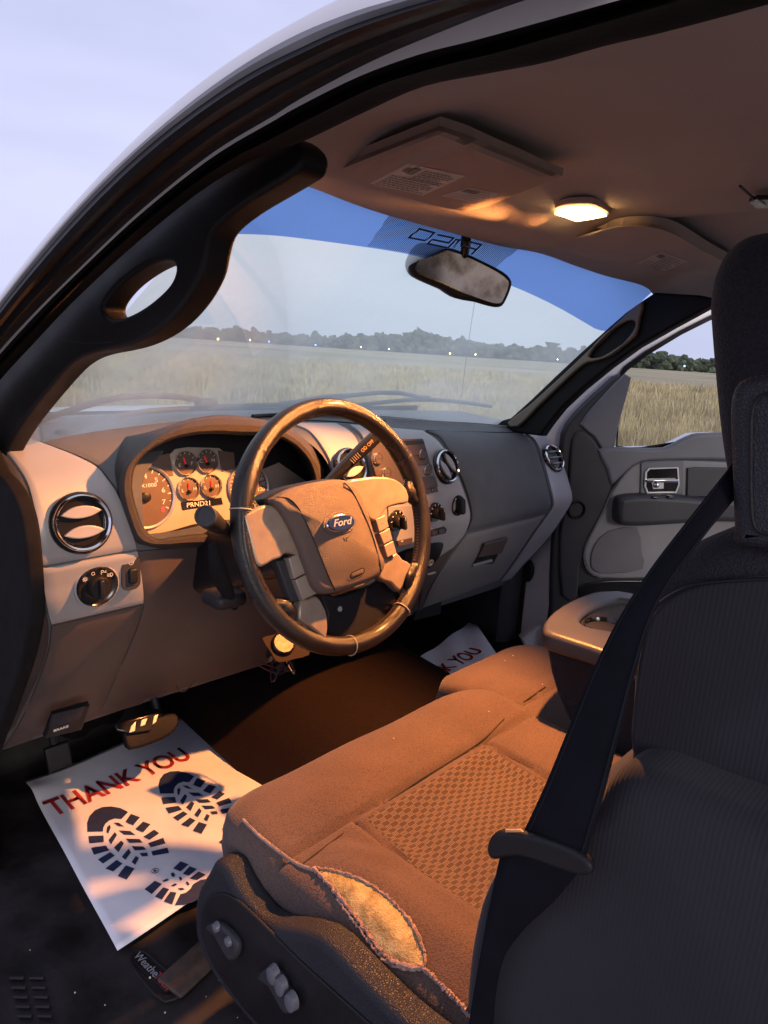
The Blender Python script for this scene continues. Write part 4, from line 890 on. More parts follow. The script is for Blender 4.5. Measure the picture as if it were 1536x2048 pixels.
slab('switch_bezel', [wu([(450, 1070), (540, 1048), (612, 1302), (540, 1316)], .004)], W, -.012, .004, .003, DKGR, wheel)
for k, l in enumerate(([(1038, 822), (1098, 797), (1118, 868), (1060, 900)], [(1062, 907), (1121, 875), (1140, 943), (1086, 972)], [(1088, 979), (1143, 950), (1163, 1022), (1108, 1050)])):
    b_ = slab('switch', [wu(l, .014)], W, .0, .014, .0015, BTNM, wheel)
    c = (sum(p[0] for p in wu(l, .014))/4, sum(p[1] for p in wu(l, .014))/4); strokes('switch_mark', [[(c[0]-.002, c[1]), (c[0]+.002, c[1])]], W, .0142, .0012, mat('worn_mark', (.2, .16, .13), .6), b_)
# crinkled leather where the spokes meet the rim
for a in (12, -38, 168, 218): 
    a = math.radians(a); c = rimp(a, RR-.019, .002); e = rimp(a, RR-.030, .000)
    tube('leather_web', [rimp(a-.12, RR-.008, 0), rimp(a-.05, RR-.019, .001), c, rimp(a+.05, RR-.019, .001), rimp(a+.12, RR-.008, 0)], [.008, .010, .011, .010, .008], LEATH, rim, 10, 14)

# ------------------------------------------------------------------ column with stalk and gear lever
colm = empty('steering_column', (-0.406, 0.2, 0.66), 'black steering column shroud with turn signal stalk and gear lever', 'steering column')
ax = lambda s: WC-wn*s
bm = bmesh.new(); secs = []
for s, hw, hh, dz in ((.035, .042, .040, -.004), (.05, .052, .046, -.008), (.09, .060, .052, -.018), (.20, .062, .056, -.03), (.34, .064, .066, -.04)):
    secs.append([bm.verts.new(ax(s)+Vector((hw*math.copysign(abs(math.cos(t))**.6, math.cos(t)), 0, hh*math.copysign(abs(math.sin(t))**.6, math.sin(t))+dz))) for t in [2*math.pi*k/28 for k in range(28)]])
for A_, B_ in zip(secs[:-1], secs[1:]):
    for k in range(28): bm.faces.new((A_[k], A_[(k+1) % 28], B_[(k+1) % 28], B_[k]))
bm.faces.new(secs[0][::-1]); frombm('column_shroud', bm, BLKP, colm)
ts = PY((411, 1032), -.035); te = PY((470, 1075), .10)
st = tube('turn_signal_stalk', [ts, ts+(te-ts)*.15, ts+(te-ts)*.45, te], [.0135, .0135, .0105, .009], BLKP, colm, 20)
d = (ts-te).normalized(); lathe('stalk_cap', [(.0135, -.006), (.0135, 0), (.0125, .0018), (.010, .0022), (.0098, .0012), (0, .0012)], Fr(ts, d), DKGR, st, 28)
tube('tilt_lever', [PY((425, 1090), .02), PY((440, 1150), .03), PY((470, 1215), .05)], [.006, .012, .005], SEALM, colm, 14, 10)
box('column_pad', PY((448, 1195), .06), (.05, .05, .022), BLKP, colm, bev=.008)
g0, g1 = PY((655, 965), .115), PY((757, 868), .095)
gl_ = tube('gear_lever', [g0+(g0-g1)*.4, g0, g0+(g1-g0)*.3, g0+(g1-g0)*.75, g1], [.007, .008, .0105, .0125, .0120], BLKG, colm, 20)
dv_ = (g1-g0); gf = Fr(g0+(g1-g0)*.5+(CAM-g0).normalized()*.0128, (CAM-g0), dv_.cross(Vector((0, 0, 1))).cross(dv_))
a, b = gf.uv((700, 925)), gf.uv((745, 882)); an = math.atan2(b[1]-a[1], b[0]-a[0])
c = gf.uv((735, 892)); text('lever_lettering', 'OD OFF', gf, c[0], c[1], 0.0005, .0085, mat('amber_print', (.8, .45, .2), .5), gl_, rot=an, sx=.9)
c = gf.uv((711, 916)); strokes('lever_marks', [[(c[0]+k*.004*math.cos(an)-.004*math.sin(an), c[1]+k*.004*math.sin(an)+.004*math.cos(an)), (c[0]+k*.004*math.cos(an)+.004*math.sin(an), c[1]+k*.004*math.sin(an)-.004*math.cos(an))] for k in range(-2, 3)], gf, .0006, .0012, mat('lever_print', (.45, .35, .27), .5), gl_)
kf = Fr(PY(z4([(1018, 1252)])[0], .10), (.1, -1, .1)); ig = lathe('ignition_lock', [(.018, -.03), (.018, 0), (.014, .004), (.008, .004), (.008, .012), (0, .012)], kf, CHROD, colm, 24)
box('key_blade', kf.P(0, 0, .018), (.004, .018, .014), CHROM, ig, bev=.001)
lathe('column_screw', [(.0045, 0), (.004, .002), (0, .002)], Fr(W.P(*W.uv(z4([(823, 1352)])[0], -.011), -.011), wn), CHROD, colm, 14)
# small round aftermarket unit on a bracket below the dash, wires dangling
bx = empty('bracket_gauge', tuple(PY((560, 1300), .29)), 'small round amber-faced unit in a metal bracket under the column, wires dangling', 'gauge')
GF = Fr(PY((566, 1290), .26), (-.18, -.62, .62))
slab('bracket_plate', [closed_smooth([GF.uv(p) for p in ((524, 1276), (545, 1270), (575, 1262), (615, 1290), (618, 1310), (590, 1318), (566, 1324), (552, 1322), (540, 1302))], 2)], GF, -.003, 0, .001, mat('bronze_bracket', (.030, .019, .015), .7, 0, .1, 40, spec=.1), bx)
u, v = GF.uv((566, 1288))
gg = lathe('round_unit', [(.0235, -.002), (.0235, .006), (.021, .009), (.0195, .006), (0, .006)], GF, BLKG, bx, 36, u=u, v=v)
lathe('unit_face', [(.019, .006), (.019, .0068), (0, .0068)], GF, mat('amber_face', (.30, .21, .11), .5, 0, .5, 90), gg, 30, u=u, v=v)
lathe('unit_body', [(.021, -.002), (.020, -.055), (.012, -.06), (0, -.06)], GF, BLKG, bx, 26, u=u, v=v)
for k in range(7):
    c = GF.P(u, v, -.03); t = random.uniform(0, 6.28); p0 = c+Vector((.02*math.cos(t), -.01, .02*math.sin(t))); p1 = c+Vector((random.uniform(-.035, .03), -.015, -.045+random.uniform(-.015, .01))); p2 = c+Vector((random.uniform(-.05, .03), .02, -.02))
    tube('wire', [p0, (p0+p1)/2+Vector((random.uniform(-.01, .01), -.01, -.01)), p1, p2], .0016, random.choice([BLKG, mat('dull_red_wire', (.07, .02, .02), .5), mat('grey_wire', (.08, .07, .075), .35)]), bx, 6, 16)
for k in range(1):
    c = PY((372, 1378), .46); tube('loose_wire', [c+Vector((-.022, 0, .016)), c+Vector((-.014+k*.004, 0, -.001-k*.002)), c+Vector((.004, 0, -.002-k*.001)), c+Vector((.022, 0, .016))], .0013, BLKG, bx, 6, 14)

# pedals
pedal = empty('brake_pedal', tuple(PY((300, 1440), .47)), 'wide black rubber brake pedal with metal edge hanging over the driver paper mat', 'pedal')
pf = Fr(PY((300, 1450), .50), (-.1, -.8, .6))
pp = slab('pedal_pad', [closed_smooth([pf.uv(p) for p in ((250, 1440), (320, 1428), (352, 1425), (358, 1447), (340, 1470), (300, 1488), (262, 1498), (250, 1480))], 2)], pf, -.02, 0, .005, RUBB, pedal)
slab('pedal_insert', [[pf.uv(p, .001) for p in ((228, 1450), (318, 1425), (312, 1440), (300, 1462), (262, 1468), (232, 1461))]], pf, 0, .008, .002, BLKG, pedal)
for q_ in (((262, 1452), (272, 1443), (270, 1462), (258, 1466)), ((283, 1440), (295, 1436), (290, 1450), (280, 1453)), ((308, 1432), (317, 1428), (312, 1444), (304, 1450))):
    slab('chrome_edge', [[pf.uv(p, .009) for p in q_]], pf, .007, .010, .0008, CHROD, pedal)
tube('pedal_arm', [pf.P(.0, .02, -.01), PY((310, 1400), .55), Vector((-.5, .66, .42))], .010, BLKP, pedal, 10, 10)
pk_ = empty('parking_brake_pedal', tuple(PY((120, 1520), .50)), 'small worn dark parking brake pedal at the far left above the paper mat', 'pedal')
pf = Fr(PY((115, 1520), .50), (-.2, -1, .25))
slab('pedal_pad', [[pf.uv(p) for p in ((88, 1500), (138, 1482), (146, 1528), (98, 1549))]], pf, -.015, 0, .004, RUBB, pk_)
tube('pedal_arm', [pf.P(0, .01, -.01), pf.P(0, .12, -.06)], .009, BLKP, pk_, 8)
# ------------------------------------------------------------------ seats
def rrect_map(s, t, x0, x1, y0, y1, r):
    """square -> rounded rectangle"""
    hw, hh = (x1-x0)/2, (y1-y0)/2; k = max(abs(s), abs(t))
    if k < 1e-9: return (x0+x1)/2, (y0+y1)/2, 1
    u, v = s/k, t/k; X, Y = u*hw, v*hh; ax, ay = abs(X)-(hw-r), abs(Y)-(hh-r)
    if ax > 0 and ay > 0:
        if abs(u) >= abs(v): th = math.atan2(ay, r)*1.0; f = ay/r; an = f*math.pi/4
        else: f = ax/r; an = math.pi/2-f*math.pi/4
        X = math.copysign(hw-r+r*math.cos(an), X); Y = math.copysign(hh-r+r*math.sin(an), Y)
    return (x0+x1)/2+X*k, (y0+y1)/2+Y*k, 1-k
def cushion(name, x0, x1, y0, y1, r, ztop, edge_z, bot, m, parent, n=110, roll=.03):
    rows = []; sc = min(x1-x0, y1-y0)/2
    for i in range(n):
        row = []
        for j in range(n):
            s = -1+2*j/(n-1); t = -1+2*i/(n-1)
            s = math.copysign(1-(1-abs(s))**1.35, s); t = math.copysign(1-(1-abs(t))**1.35, t)
            x, y, d = rrect_map(s, t, x0, x1, y0, y1, r); dd = d*sc
            z = ztop(x, y)-(roll*(1-math.sqrt(max(0, 1-(1-min(1, dd/roll))**2)))*.75)
            row.append(Vector((x, y, z)))
        rows.append(row)
    vs = [p for row in rows for p in row]; fs = []
    for i in range(n-1):
        for j in range(n-1): fs.append((i*n+j, i*n+j+1, (i+1)*n+j+1, (i+1)*n+j))
    loop = [(0, j) for j in range(n)]+[(i, n-1) for i in range(1, n)]+[(n-1, j) for j in range(n-2, -1, -1)]+[(i, 0) for i in range(n-2, 0, -1)]
    prev = [i*n+j for i, j in loop]
    for k, (dz, bulge) in enumerate(((.012, .003), (.03, .004), (.06, .000), (.10, -.006), (.15, -.012))):
        b = len(vs)
        for q in [rows[i][j] for i, j in loop]:
            c = Vector(((x0+x1)/2, (y0+y1)/2, 0)); dr = Vector((q.x-c.x, q.y-c.y, 0)).normalized()
            w_ = .0025*math.sin(q.y*70+q.x*40)*math.sin(k*1.1)
            vs.append(Vector((q.x, q.y, q.z))+dr*(bulge+w_)-Vector((0, 0, dz)))
        cur = list(range(b, b+len(loop)))
        for a in range(len(loop)):
            a2 = (a+1) % len(loop); fs.append((prev[a], prev[a2], cur[a2], cur[a]))
        prev = cur
    return pyd(name, vs, fs, m, parent)
g_ = lambda d, w: math.exp(-(d/w)**2)
def zdrv(x, y):
    z = .404
    if y > -.222: z += .010*math.sin(max(0, min(1, (y+.222)/.14))*math.pi)-.012*max(0, (y+.12)/.05)**2
    z -= .006*g_(y+.220+.01*(x+.4), .005)
    if y < -.222:
        z -= .012*sm((x+.585)/.05)*sm((-.285-x)/.05)*sm((-.222-y)/.05)
        z -= .005*g_(x+.572+.04*(y+.22), .004)+.005*g_(x+.293-.06*(y+.22), .004)
        if x < -.58: z += .012*math.exp(-((x+.63)/.035)**2)*sm((-.222-y)/.06)
        z += .0022*math.sin((x*1.0+y*.6)*120)*g_(x+.60, .03)*g_(y+.27, .05)
    return z+.0012*math.sin(x*31)*math.sin(y*27+1)
drv = empty('driver_seat', (-.41, -.3, .0), 'dark cloth driver seat with a ripped bolster showing yellow foam', 'seat')
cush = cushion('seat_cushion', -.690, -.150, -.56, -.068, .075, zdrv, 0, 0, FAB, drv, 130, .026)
CB = bvh_of(cush)
def onc(l, off=.001, b=CB): return [cast(b, p, off)[0] for p in l]
# woven insert: rows of dashed blocks
m = bpy.data.materials.new('block_pattern_cloth'); m.use_nodes = True; nt = m.node_tree; n = nt.nodes; L = nt.links.new
b = n['Principled BSDF']; b.inputs['Roughness'].default_value = .95; b.inputs['Specular IOR Level'].default_value = .12; b.inputs['Sheen Weight'].default_value = .1
tc = n.new('ShaderNodeTexCoord'); mp = n.new('ShaderNodeMapping'); mp.inputs['Rotation'].default_value = (0, 0, 0); mp.inputs['Scale'].default_value = (1, 1, 0)
L(tc.outputs['Object'], mp.inputs[0])
sp_ = n.new('ShaderNodeSeparateXYZ'); L(mp.outputs[0], sp_.inputs[0])
def mth(op, a, bb=None, c=None):
    o = n.new('ShaderNodeMath'); o.operation = op
    for i, q in enumerate((a, bb, c)):
        if q is None: continue
        if isinstance(q, (int, float)): o.inputs[i].default_value = q
        else: L(q, o.inputs[i])
    return o.outputs[0]
BXS, BYS = .0100, .0056
ix = mth('FLOOR', mth('DIVIDE', sp_.outputs[0], BXS)); iy = mth('FLOOR', mth('DIVIDE', sp_.outputs[1], BYS))
par = mth('ABSOLUTE', mth('MODULO', mth('ADD', ix, iy), 2.0))
blk = mth('GREATER_THAN', par, .5)
fx = mth('FRACT', mth('DIVIDE', sp_.outputs[0], BXS)); fy = mth('FRACT', mth('DIVIDE', sp_.outputs[1], BYS))
stripe = mth('GREATER_THAN', mth('FRACT', mth('MULTIPLY', fx, 4.0)), .62)
brd = mth('MAXIMUM', mth('GREATER_THAN', mth('ABSOLUTE', mth('SUBTRACT', fy, .5)), .38), stripe)
lite = mth('MULTIPLY', blk, brd)
nz = n.new('ShaderNodeTexNoise'); nz.inputs['Scale'].default_value = 260; L(tc.outputs['Object'], nz.inputs['Vector'])
mxc = n.new('ShaderNodeMix'); mxc.data_type = 'RGBA'; L(mth('MULTIPLY', lite, mth('MULTIPLY_ADD', nz.outputs[0], .8, .3)), mxc.inputs[0])
mxc.inputs[6].default_value = (.066, .045, .038, 1); mxc.inputs[7].default_value = (.20, .15, .125, 1)
dk = n.new('ShaderNodeMix'); dk.data_type = 'RGBA'; L(mth('MULTIPLY', mth('SUBTRACT', 1.0, blk), .35), dk.inputs[0]); L(mxc.outputs[2], dk.inputs[6]); dk.inputs[7].default_value = (.05, .034, .03, 1)
L(dk.outputs[2], b.inputs['Base Color'])
bp = n.new('ShaderNodeBump'); bp.inputs['Strength'].default_value = .5; bp.inputs['Distance'].default_value = .001; L(mth('ADD', blk, nz.outputs[0]), bp.inputs['Height']); L(bp.outputs[0], b.inputs['Normal'])
BLOCKM = m
G = []
for i in range(40):
    t = i/39; y = -.226-.31*t; G.append([Vector((xx, y, zdrv(xx, y)+.0012-(.002 if k in (0, 27) or i == 0 else 0))) for k, xx in enumerate(np.linspace(-.566+.04*(.22+y)*-1*-1, -.296-.055*(-.22-y)*1.0, 28))])
gridmesh('seat_insert', G, BLOCKM, drv, .004, [[Vector((0, 0, 1))]*28]*40)
DSEAM = mat('sunken_seam', (.03, .022, .02), .95)
tube('cushion_seam', onc([(602, 1731), (640, 1702), (680, 1672), (715, 1646), (780, 1601), (840, 1560), (905, 1520), (965, 1480), (1008, 1438)], .0002), .0013, DSEAM, cush, 6, 60)
PIPE = mat('worn_piping', (.21, .155, .14), .9, 0, .35, 120, .6, 400)
def edge(y): return Vector((-.6905+(.02 if y > -.10 else 0), y, 0))
pp = onc([(487, 1640), (500, 1655), (525, 1678), (555, 1702), (582, 1722), (602, 1733), (628, 1742)], .0012)
tube('piping', pp, .0022, PIPE, cush, 8, 30)
tl = [(628, 1740), (645, 1757), (680, 1795), (712, 1835), (740, 1872), (765, 1905), (790, 1925), (825, 1936), (850, 1936)]
tu = [(628, 1738), (672, 1746), (715, 1760), (755, 1782), (790, 1812), (818, 1845), (838, 1880), (849, 1912), (850, 1935)]
A_ = resample(tl, 26); B_ = resample(tu, 26); G = []
for i in range(26):
    row = []
    for k in range(11):
        t = k/10; p = (A_[i][0]*(1-t)+B_[i][0]*t, A_[i][1]*(1-t)+B_[i][1]*t); q, nn = cast(CB, p, 0); row.append(q+nn*(.0012+.0030*math.sin(math.pi*t)*math.sin(math.pi*i/25)+random.uniform(-.0003, .0003)))
    G.append(row)
foam = gridmesh('exposed_foam', G, FOAM, drv)
def fray(l, r):
    q = [v+Vector((random.uniform(-1, 1), random.uniform(-1, 1), random.uniform(-1, 1)))*.0009 for v in onc(resample(l, 70), .0024)]
    return tube('torn_edge', q, [r*random.uniform(.7, 1.4) for _ in q], FRAY, drv, 6)
fray(tl, .0021); fray([(p[0]+1, p[1]-1) for p in tu], .0016); fray([(p[0]-6, p[1]+5) for p in tl[2:]], .0014)
fray([(845, 1938), (870, 1960), (900, 1990), (925, 2015), (950, 2045)], .0022)
tube('piping', onc([(852, 1942), (880, 1970), (910, 1998), (940, 2030)], .002), .0018, PIPE, cush, 8, 24)
bm = bmesh.new()
for k in range(90):
    l = tu if k % 2 else tl; p = resample(l, 60)[random.randrange(60)]; q, nn = cast(CB, p, .003)
    d = Vector((random.gauss(0, 1), random.gauss(0, 1), random.gauss(0, .6))).normalized()*random.uniform(.002, .007); tube_bm(bm, [q, q+d*.5+nn*.001, q+d], .00025, 4)
frombm('loose_threads', bm, FRAY, drv)['kind'] = 'stuff'
# plastic valance with its switches
VX = -.725
VF = Fr((VX, -.2, .3), (-1, 0, 0))
vo = [(470, 1700), (445, 1728), (420, 1758), (402, 1790), (393, 1825), (394, 1862), (405, 1900), (428, 1945), (460, 1990), (500, 2040), (560, 2110), (700, 2250), (1100, 2500), (1300, 2500), (1100, 2250), (900, 2110), (800, 2030), (720, 1950), (640, 1872), (580, 1822), (540, 1788), (510, 1745), (492, 1712)]
vo_uv = [VF.uv(p, {0: -.030, 1: -.022, 2: -.015, 3: -.009}.get(i, -.030 if i >= 19 else -.004)) for i, p in enumerate(vo)]
val = slab('seat_valance', [closed_smooth(vo_uv, 3)], VF, -.034, 0, .010, VINB, drv, res=5)
vi = [(418, 1798), (440, 1786), (470, 1795), (520, 1840), (600, 1920), (700, 2010), (800, 2100), (1000, 2280), (900, 2300), (640, 2150), (520, 2050), (462, 1980), (425, 1925), (405, 1870), (404, 1825)]
slab('valance_face', [[VF.uv(p, .001) for p in closed_smooth(vi, 3)]], VF, -.001, .0025, .0015, BLKP, val)
q3 = lambda l: zc(l, 380, 1560, 2.4774)
def sw(lobes, w=.010):
    s = slab('seat_switch', [closed_smooth([VF.uv(p, .003) for p in q3(lobes)], 2)], VF, .002, .012, .004, DKGR, val); return s
s1 = sw([(105, 715), (140, 690), (185, 705), (240, 760), (262, 810), (255, 860), (225, 880), (195, 840), (150, 760), (120, 740)])
for c, r in (((132, 728), .0062), ((193, 798), .0062)):
    u, v = VF.uv(q3([c])[0], .012); lathe('switch_button', [(r, .010), (r*.8, .0155), (0, .017)], VF, mat('grey_switch_cap', (.11, .11, .13), .35), s1, 18, u=u, v=v)
s2 = sw([(360, 960), (385, 925), (430, 915), (470, 950), (500, 1010), (535, 1070), (545, 1120), (500, 1140), (460, 1080), (420, 1010), (385, 985)])
for c in ((410, 965), (448, 1022), (500, 1100)):
    u, v = VF.uv(q3([c])[0], .012); lathe('switch_button', [(.0085, .008), (.0075, .0150), (0, .017)], VF, mat('grey_switch_cap', (.11, .11, .13), .35), s2, 18, u=u, v=v, sv=1.3)
box('seat_base', (-.42, -.33, .12), (.44, .46, .24), BLKP, drv, bev=.02)
# backrest
SBX = -.625
SB = Fr((SBX, -.6, .6), (-1, 0, 0)); sb = lambda l, w=0: [SB.uv(p, w) for p in l]
up = [(1262, 1560), (1244, 1500), (1246, 1400), (1252, 1310), (1264, 1235), (1290, 1170), (1335, 1118), (1400, 1080), (1470, 1062), (1560, 1052), (1680, 1070), (1800, 1180), (1850, 1400), (1850, 1760), (1700, 1740), (1450, 1660)]
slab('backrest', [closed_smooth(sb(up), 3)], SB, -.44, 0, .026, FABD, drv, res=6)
pn = [(1262, 1500), (1266, 1400), (1280, 1300), (1302, 1232), (1345, 1190), (1400, 1168), (1480, 1158), (1560, 1156), (1700, 1190), (1800, 1300), (1810, 1640), (1700, 1660), (1536, 1626), (1400, 1578), (1300, 1545)]
slab('side_panel', [closed_smooth(sb(pn, .004), 3)], SB, -.004, .0045, .004, FABR, drv, res=4)
lo = [(1196, 1592), (1220, 1556), (1260, 1534), (1320, 1546), (1400, 1580), (1536, 1632), (1750, 1700), (1900, 1900), (1900, 2500), (1100, 2600), (880, 2500), (905, 2200), (932, 2040), (938, 1960), (946, 1890), (962, 1810), (985, 1750), (1020, 1700), (1080, 1650), (1150, 1605)]
slab('lower_backrest', [closed_smooth(sb(lo, .042), 3)], SB, -.40, .055, .020, FABR, drv, res=6)
tube('side_seam', [SB.P(*SB.uv(p, .0045), .0045) for p in ((1270, 1350), (1292, 1240), (1330, 1198), (1390, 1170), (1480, 1160), (1560, 1158))], .0012, BLKP, drv, 6, 50)
HX = Fr((-.535, -.55, 1.0), (-1, 0, 0)); hx = lambda l, w=0: [HX.uv(p, w) for p in l]
hr = [(1400, 640), (1399, 600), (1408, 548), (1430, 500), (1465, 468), (1510, 454), (1580, 450), (1660, 462), (1720, 520), (1740, 700), (1700, 950), (1640, 1080), (1520, 1110), (1460, 1050), (1436, 960), (1420, 860), (1408, 740)]
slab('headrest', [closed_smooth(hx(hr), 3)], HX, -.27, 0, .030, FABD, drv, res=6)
TX = Fr((-.64, -.57, .9), (-1, 0, 0)); tx = lambda l, w=0: [TX.uv(p, w) for p in l]
tw = [(1470, 1096), (1462, 1060), (1459, 980), (1456, 900), (1454, 830), (1458, 790), (1472, 764), (1500, 752), (1540, 747), (1620, 748), (1700, 765), (1730, 850), (1720, 1105), (1600, 1100)]
btw = slab('belt_tower', [closed_smooth(tx(tw), 2)], TX, -.075, 0, .009, VINB, drv, res=5)
tube('tower_groove', [TX.P(*q, .0002) for q in tx(closed_smooth([(1640, 782), (1545, 786), (1515, 798), (1504, 830), (1502, 900), (1502, 980), (1506, 1040), (1520, 1064), (1560, 1070), (1640, 1070), (1680, 900)], 5)[:-6], .0006)], .0012, BLKP, btw, 6)

# belt with its latch plate
belt = empty('seat_belt', tuple(PX((1150, 1450), -.66)), 'black seat belt strap hanging slack across the driver seat back with its latch plate', 'seat belt')
Lp = [(1466, 925), (1385, 1030), (1305, 1134), (1240, 1235), (1185, 1345), (1135, 1465), (1085, 1585), (1040, 1680)]
Rp = [(1478, 985), (1420, 1058), (1350, 1150), (1305, 1230), (1272, 1335), (1243, 1450), (1212, 1570), (1172, 1712)]
Xs = [-.615, -.655, -.662, -.668, -.676, -.684, -.690, -.694]
A = resample([(*p, x) for p, x in zip(Lp, Xs)], 36); B = resample([(*p, x-.004) for p, x in zip(Rp, Xs)], 36)
loft('strap', [[PX((a[0]*(1-t)+b[0]*t, a[1]*(1-t)+b[1]*t), (a[2]*(1-t)+b[2]*t)-.002*math.sin(math.pi*t)) for a, b in zip(A, B)] for t in np.linspace(0, 1, 9)], WEBB, belt, .0014)
STL = mat('belt_edge_stitch', (.010, .010, .014), .8, spec=.15)
for t_ in (.07, .93):
    tube('edge_stitch', [PX((a[0]*(1-t_)+b[0]*t_, a[1]*(1-t_)+b[1]*t_), (a[2]*(1-t_)+b[2]*t_)-.0012) for a, b in zip(A, B)], .0007, STL, belt, 5)
Lp = [(1006, 1690), (990, 1760), (968, 1870), (952, 1960), (936, 2060), (925, 2160)]
Rp = [(1165, 1735), (1110, 1800), (1045, 1862), (1003, 1930), (985, 2060), (985, 2160)]
A = resample([(*p, -.6985) for i, p in enumerate(Lp)], 30); B = resample([(*p, -.6925) for i, p in enumerate(Rp)], 30)
loft('lower_strap', [[PX((a[0]*(1-t)+b[0]*t, a[1]*(1-t)+b[1]*t), (a[2]*(1-t)+b[2]*t)) for a, b in zip(A, B)] for t in np.linspace(0, 1, 7)], WEBB, belt, .0014)
LF = Fr((-.700, -.5, .58), (-1, 0, 0))
lt = slab('latch_plate', [closed_smooth([LF.uv(p) for p in ((976, 1696), (984, 1672), (1002, 1661), (1040, 1664), (1090, 1676), (1140, 1694), (1175, 1716), (1186, 1738), (1176, 1750), (1140, 1744), (1090, 1726), (1040, 1712), (1005, 1716), (984, 1716))], 2)], LF, -.006, .003, .0035, BLKP, belt, res=5)
slab('latch_end', [[LF.uv(p, .008) for p in ((1004, 1664), (1034, 1664), (1040, 1669), (1004, 1670))]], LF, .002, .0045, .001, mat('amber_edge_plastic', (.6, .32, .12), .4), lt)

# ------------------------------------------------------------------ center seat, folded armrest, passenger seat
def zc_(x, y): return .377+.010*math.sin(max(0, min(1, (y+.20)/.2))*math.pi)-.006*g_(y+.172-.0*x, .005)
ctr = empty('center_seat', (0, -.3, 0), 'dark cloth center seat cushion between the two front seats', 'seat')
cc = cushion('seat_cushion', -.146, .150, -.62, .010, .05, zc_, 0, 0, FAB, ctr, 70, .03); CCB = bvh_of(cc)
box('seat_base', (0, -.3, .12), (.26, .5, .22), BLKP, ctr, bev=.02)
tube('cushion_seam', onc([(1010, 1432), (1050, 1402), (1090, 1374)], .0003, CCB), .0012, DSEAM, cc, 6, 20)
bm = bmesh.new()
for p in ((1020, 1412), (1085, 1370), (1010, 1322), (978, 1425), (787, 1478), (1026, 1312)):
    b_ = CCB if p[0] > 950 and p[1] < 1420 else CB; q, nn = cast(b_, p, .001); bmesh.ops.create_icosphere(bm, subdivisions=1, radius=.0013, matrix=Matrix.Translation(q))
o = frombm('crumbs', bm, mat('pale_crumb', (.6, .5, .4), .9), None); top(o, 'pale crumbs and lint scattered on the front seat cushions', 'crumbs', None, 'stuff')
pas = empty('passenger_seat', (.42, -.3, 0), 'dark cloth passenger seat mostly hidden behind the driver seat back', 'seat')
cushion('seat_cushion', .160, .70, -.66, -.058, .07, lambda x, y: .395, 0, 0, FAB, pas, 50, .03)
PB_ = Fr((.18, -.6, .6), (-1, 0, 0))
slab('backrest', [[(a, b) for a, b in closed_smooth([(-.13, -.2), (-.06, .10), (-.02, .22), (.04, .26), (.10, .22), (.12, .0), (.14, -.2)], 4)]], PB_, -.46, 0, .03, FAB, pas)
slab('headrest', [[(a, b) for a, b in closed_smooth([(-.01, .30), (-.02, .40), (.02, .46), (.08, .46), (.10, .40), (.08, .30)], 4)]], Fr((.30, -.6, .6), (-1, 0, 0)), -.25, 0, .03, FABD, pas)
arm = empty('folding_armrest', (0, -.4, .46), 'folded-down center armrest with a grey molded tray of cup holders', 'armrest')
AF = Fr((-.135, -.3, .46), (-1, 0, 0)); af_ = lambda l: [AF.uv(p) for p in l]
AS = [(1087, 1262), (1092, 1300), (1100, 1345), (1115, 1395), (1135, 1440), (1200, 1520), (1500, 1700), (1600, 1500), (1400, 1362), (1200, 1300)]
slab('armrest_body', [af_(AS)], AF, -.24, 0, .008, FABD, arm)
AT_ = Fr((0, -.3, .548), (0, 0, 1), (0, 1, 0))
to = [AT_.uv(p) for p in ((1088, 1258), (1090, 1240), (1108, 1220), (1140, 1200), (1180, 1184), (1215, 1180), (1262, 1184), (1400, 1225), (1560, 1280), (1620, 1380), (1500, 1400), (1330, 1345), (1180, 1292), (1105, 1268))]
th = [AT_.uv(p) for p in closed_smooth([(1162, 1243), (1168, 1228), (1190, 1214), (1225, 1202), (1260, 1200), (1360, 1232), (1450, 1270), (1430, 1300), (1330, 1290), (1230, 1262), (1185, 1254)], 3)]
tray = slab('armrest_tray', [closed_smooth(to, 2), th], AT_, -.032, 0, .009, mat('armrest_grey', (.045, .043, .047), .38, 0, .08, 14, .15, 700, smudge=.06), arm, res=5)
slab('tray_floor', [th], AT_, -.030, -.022, .001, BLKP, tray)
for p in ((1212, 1258), (1300, 1270)):
    u, v = AT_.uv(p, -.01); lathe('cup_holder', [(.038, -.004), (.036, -.002), (.034, -.006), (.033, -.02), (0, -.021)], AT_, BLKG, tray, 30, u=u, v=v)
# ------------------------------------------------------------------ passenger door, standing open
HG = Vector((.82, .30, 0)); DA = math.radians(50)
DD = Vector((math.sin(DA), -math.cos(DA), 0)); DN = Vector((-math.cos(DA), -math.sin(DA), 0))   # towards the cab
door = empty('passenger_door', tuple(HG), 'open white passenger door with dark inner trim panel and side window', 'door')
DF = Fr(HG, DN); df = lambda l, w=0: [DF.uv(p, w) for p in l]
z6 = lambda l: zc(l, 1000, 560, 2.767)
fo = z6([(120, 1990), (265, 1880), (275, 1500), (290, 1200), (225, 950), (232, 860), (250, 790), (290, 720), (350, 650), (450, 555), (600, 440), (800, 320), (1000, 215), (1150, 135), (1500, -20), (1800, -60), (2000, 300), (2050, 900), (2050, 2300), (900, 2500), (250, 2300)])
fo_in = z6([(660, 525), (690, 490), (800, 405), (1000, 290), (1150, 215), (1500, 60), (1750, 0), (1850, 350), (1850, 870), (1150, 850), (1060, 855), (920, 925), (700, 930), (630, 925)])
dfm = slab('door_frame', [df(fo), df(fo_in)], DF, -.045, 0, .010, PAINT, door, res=5)
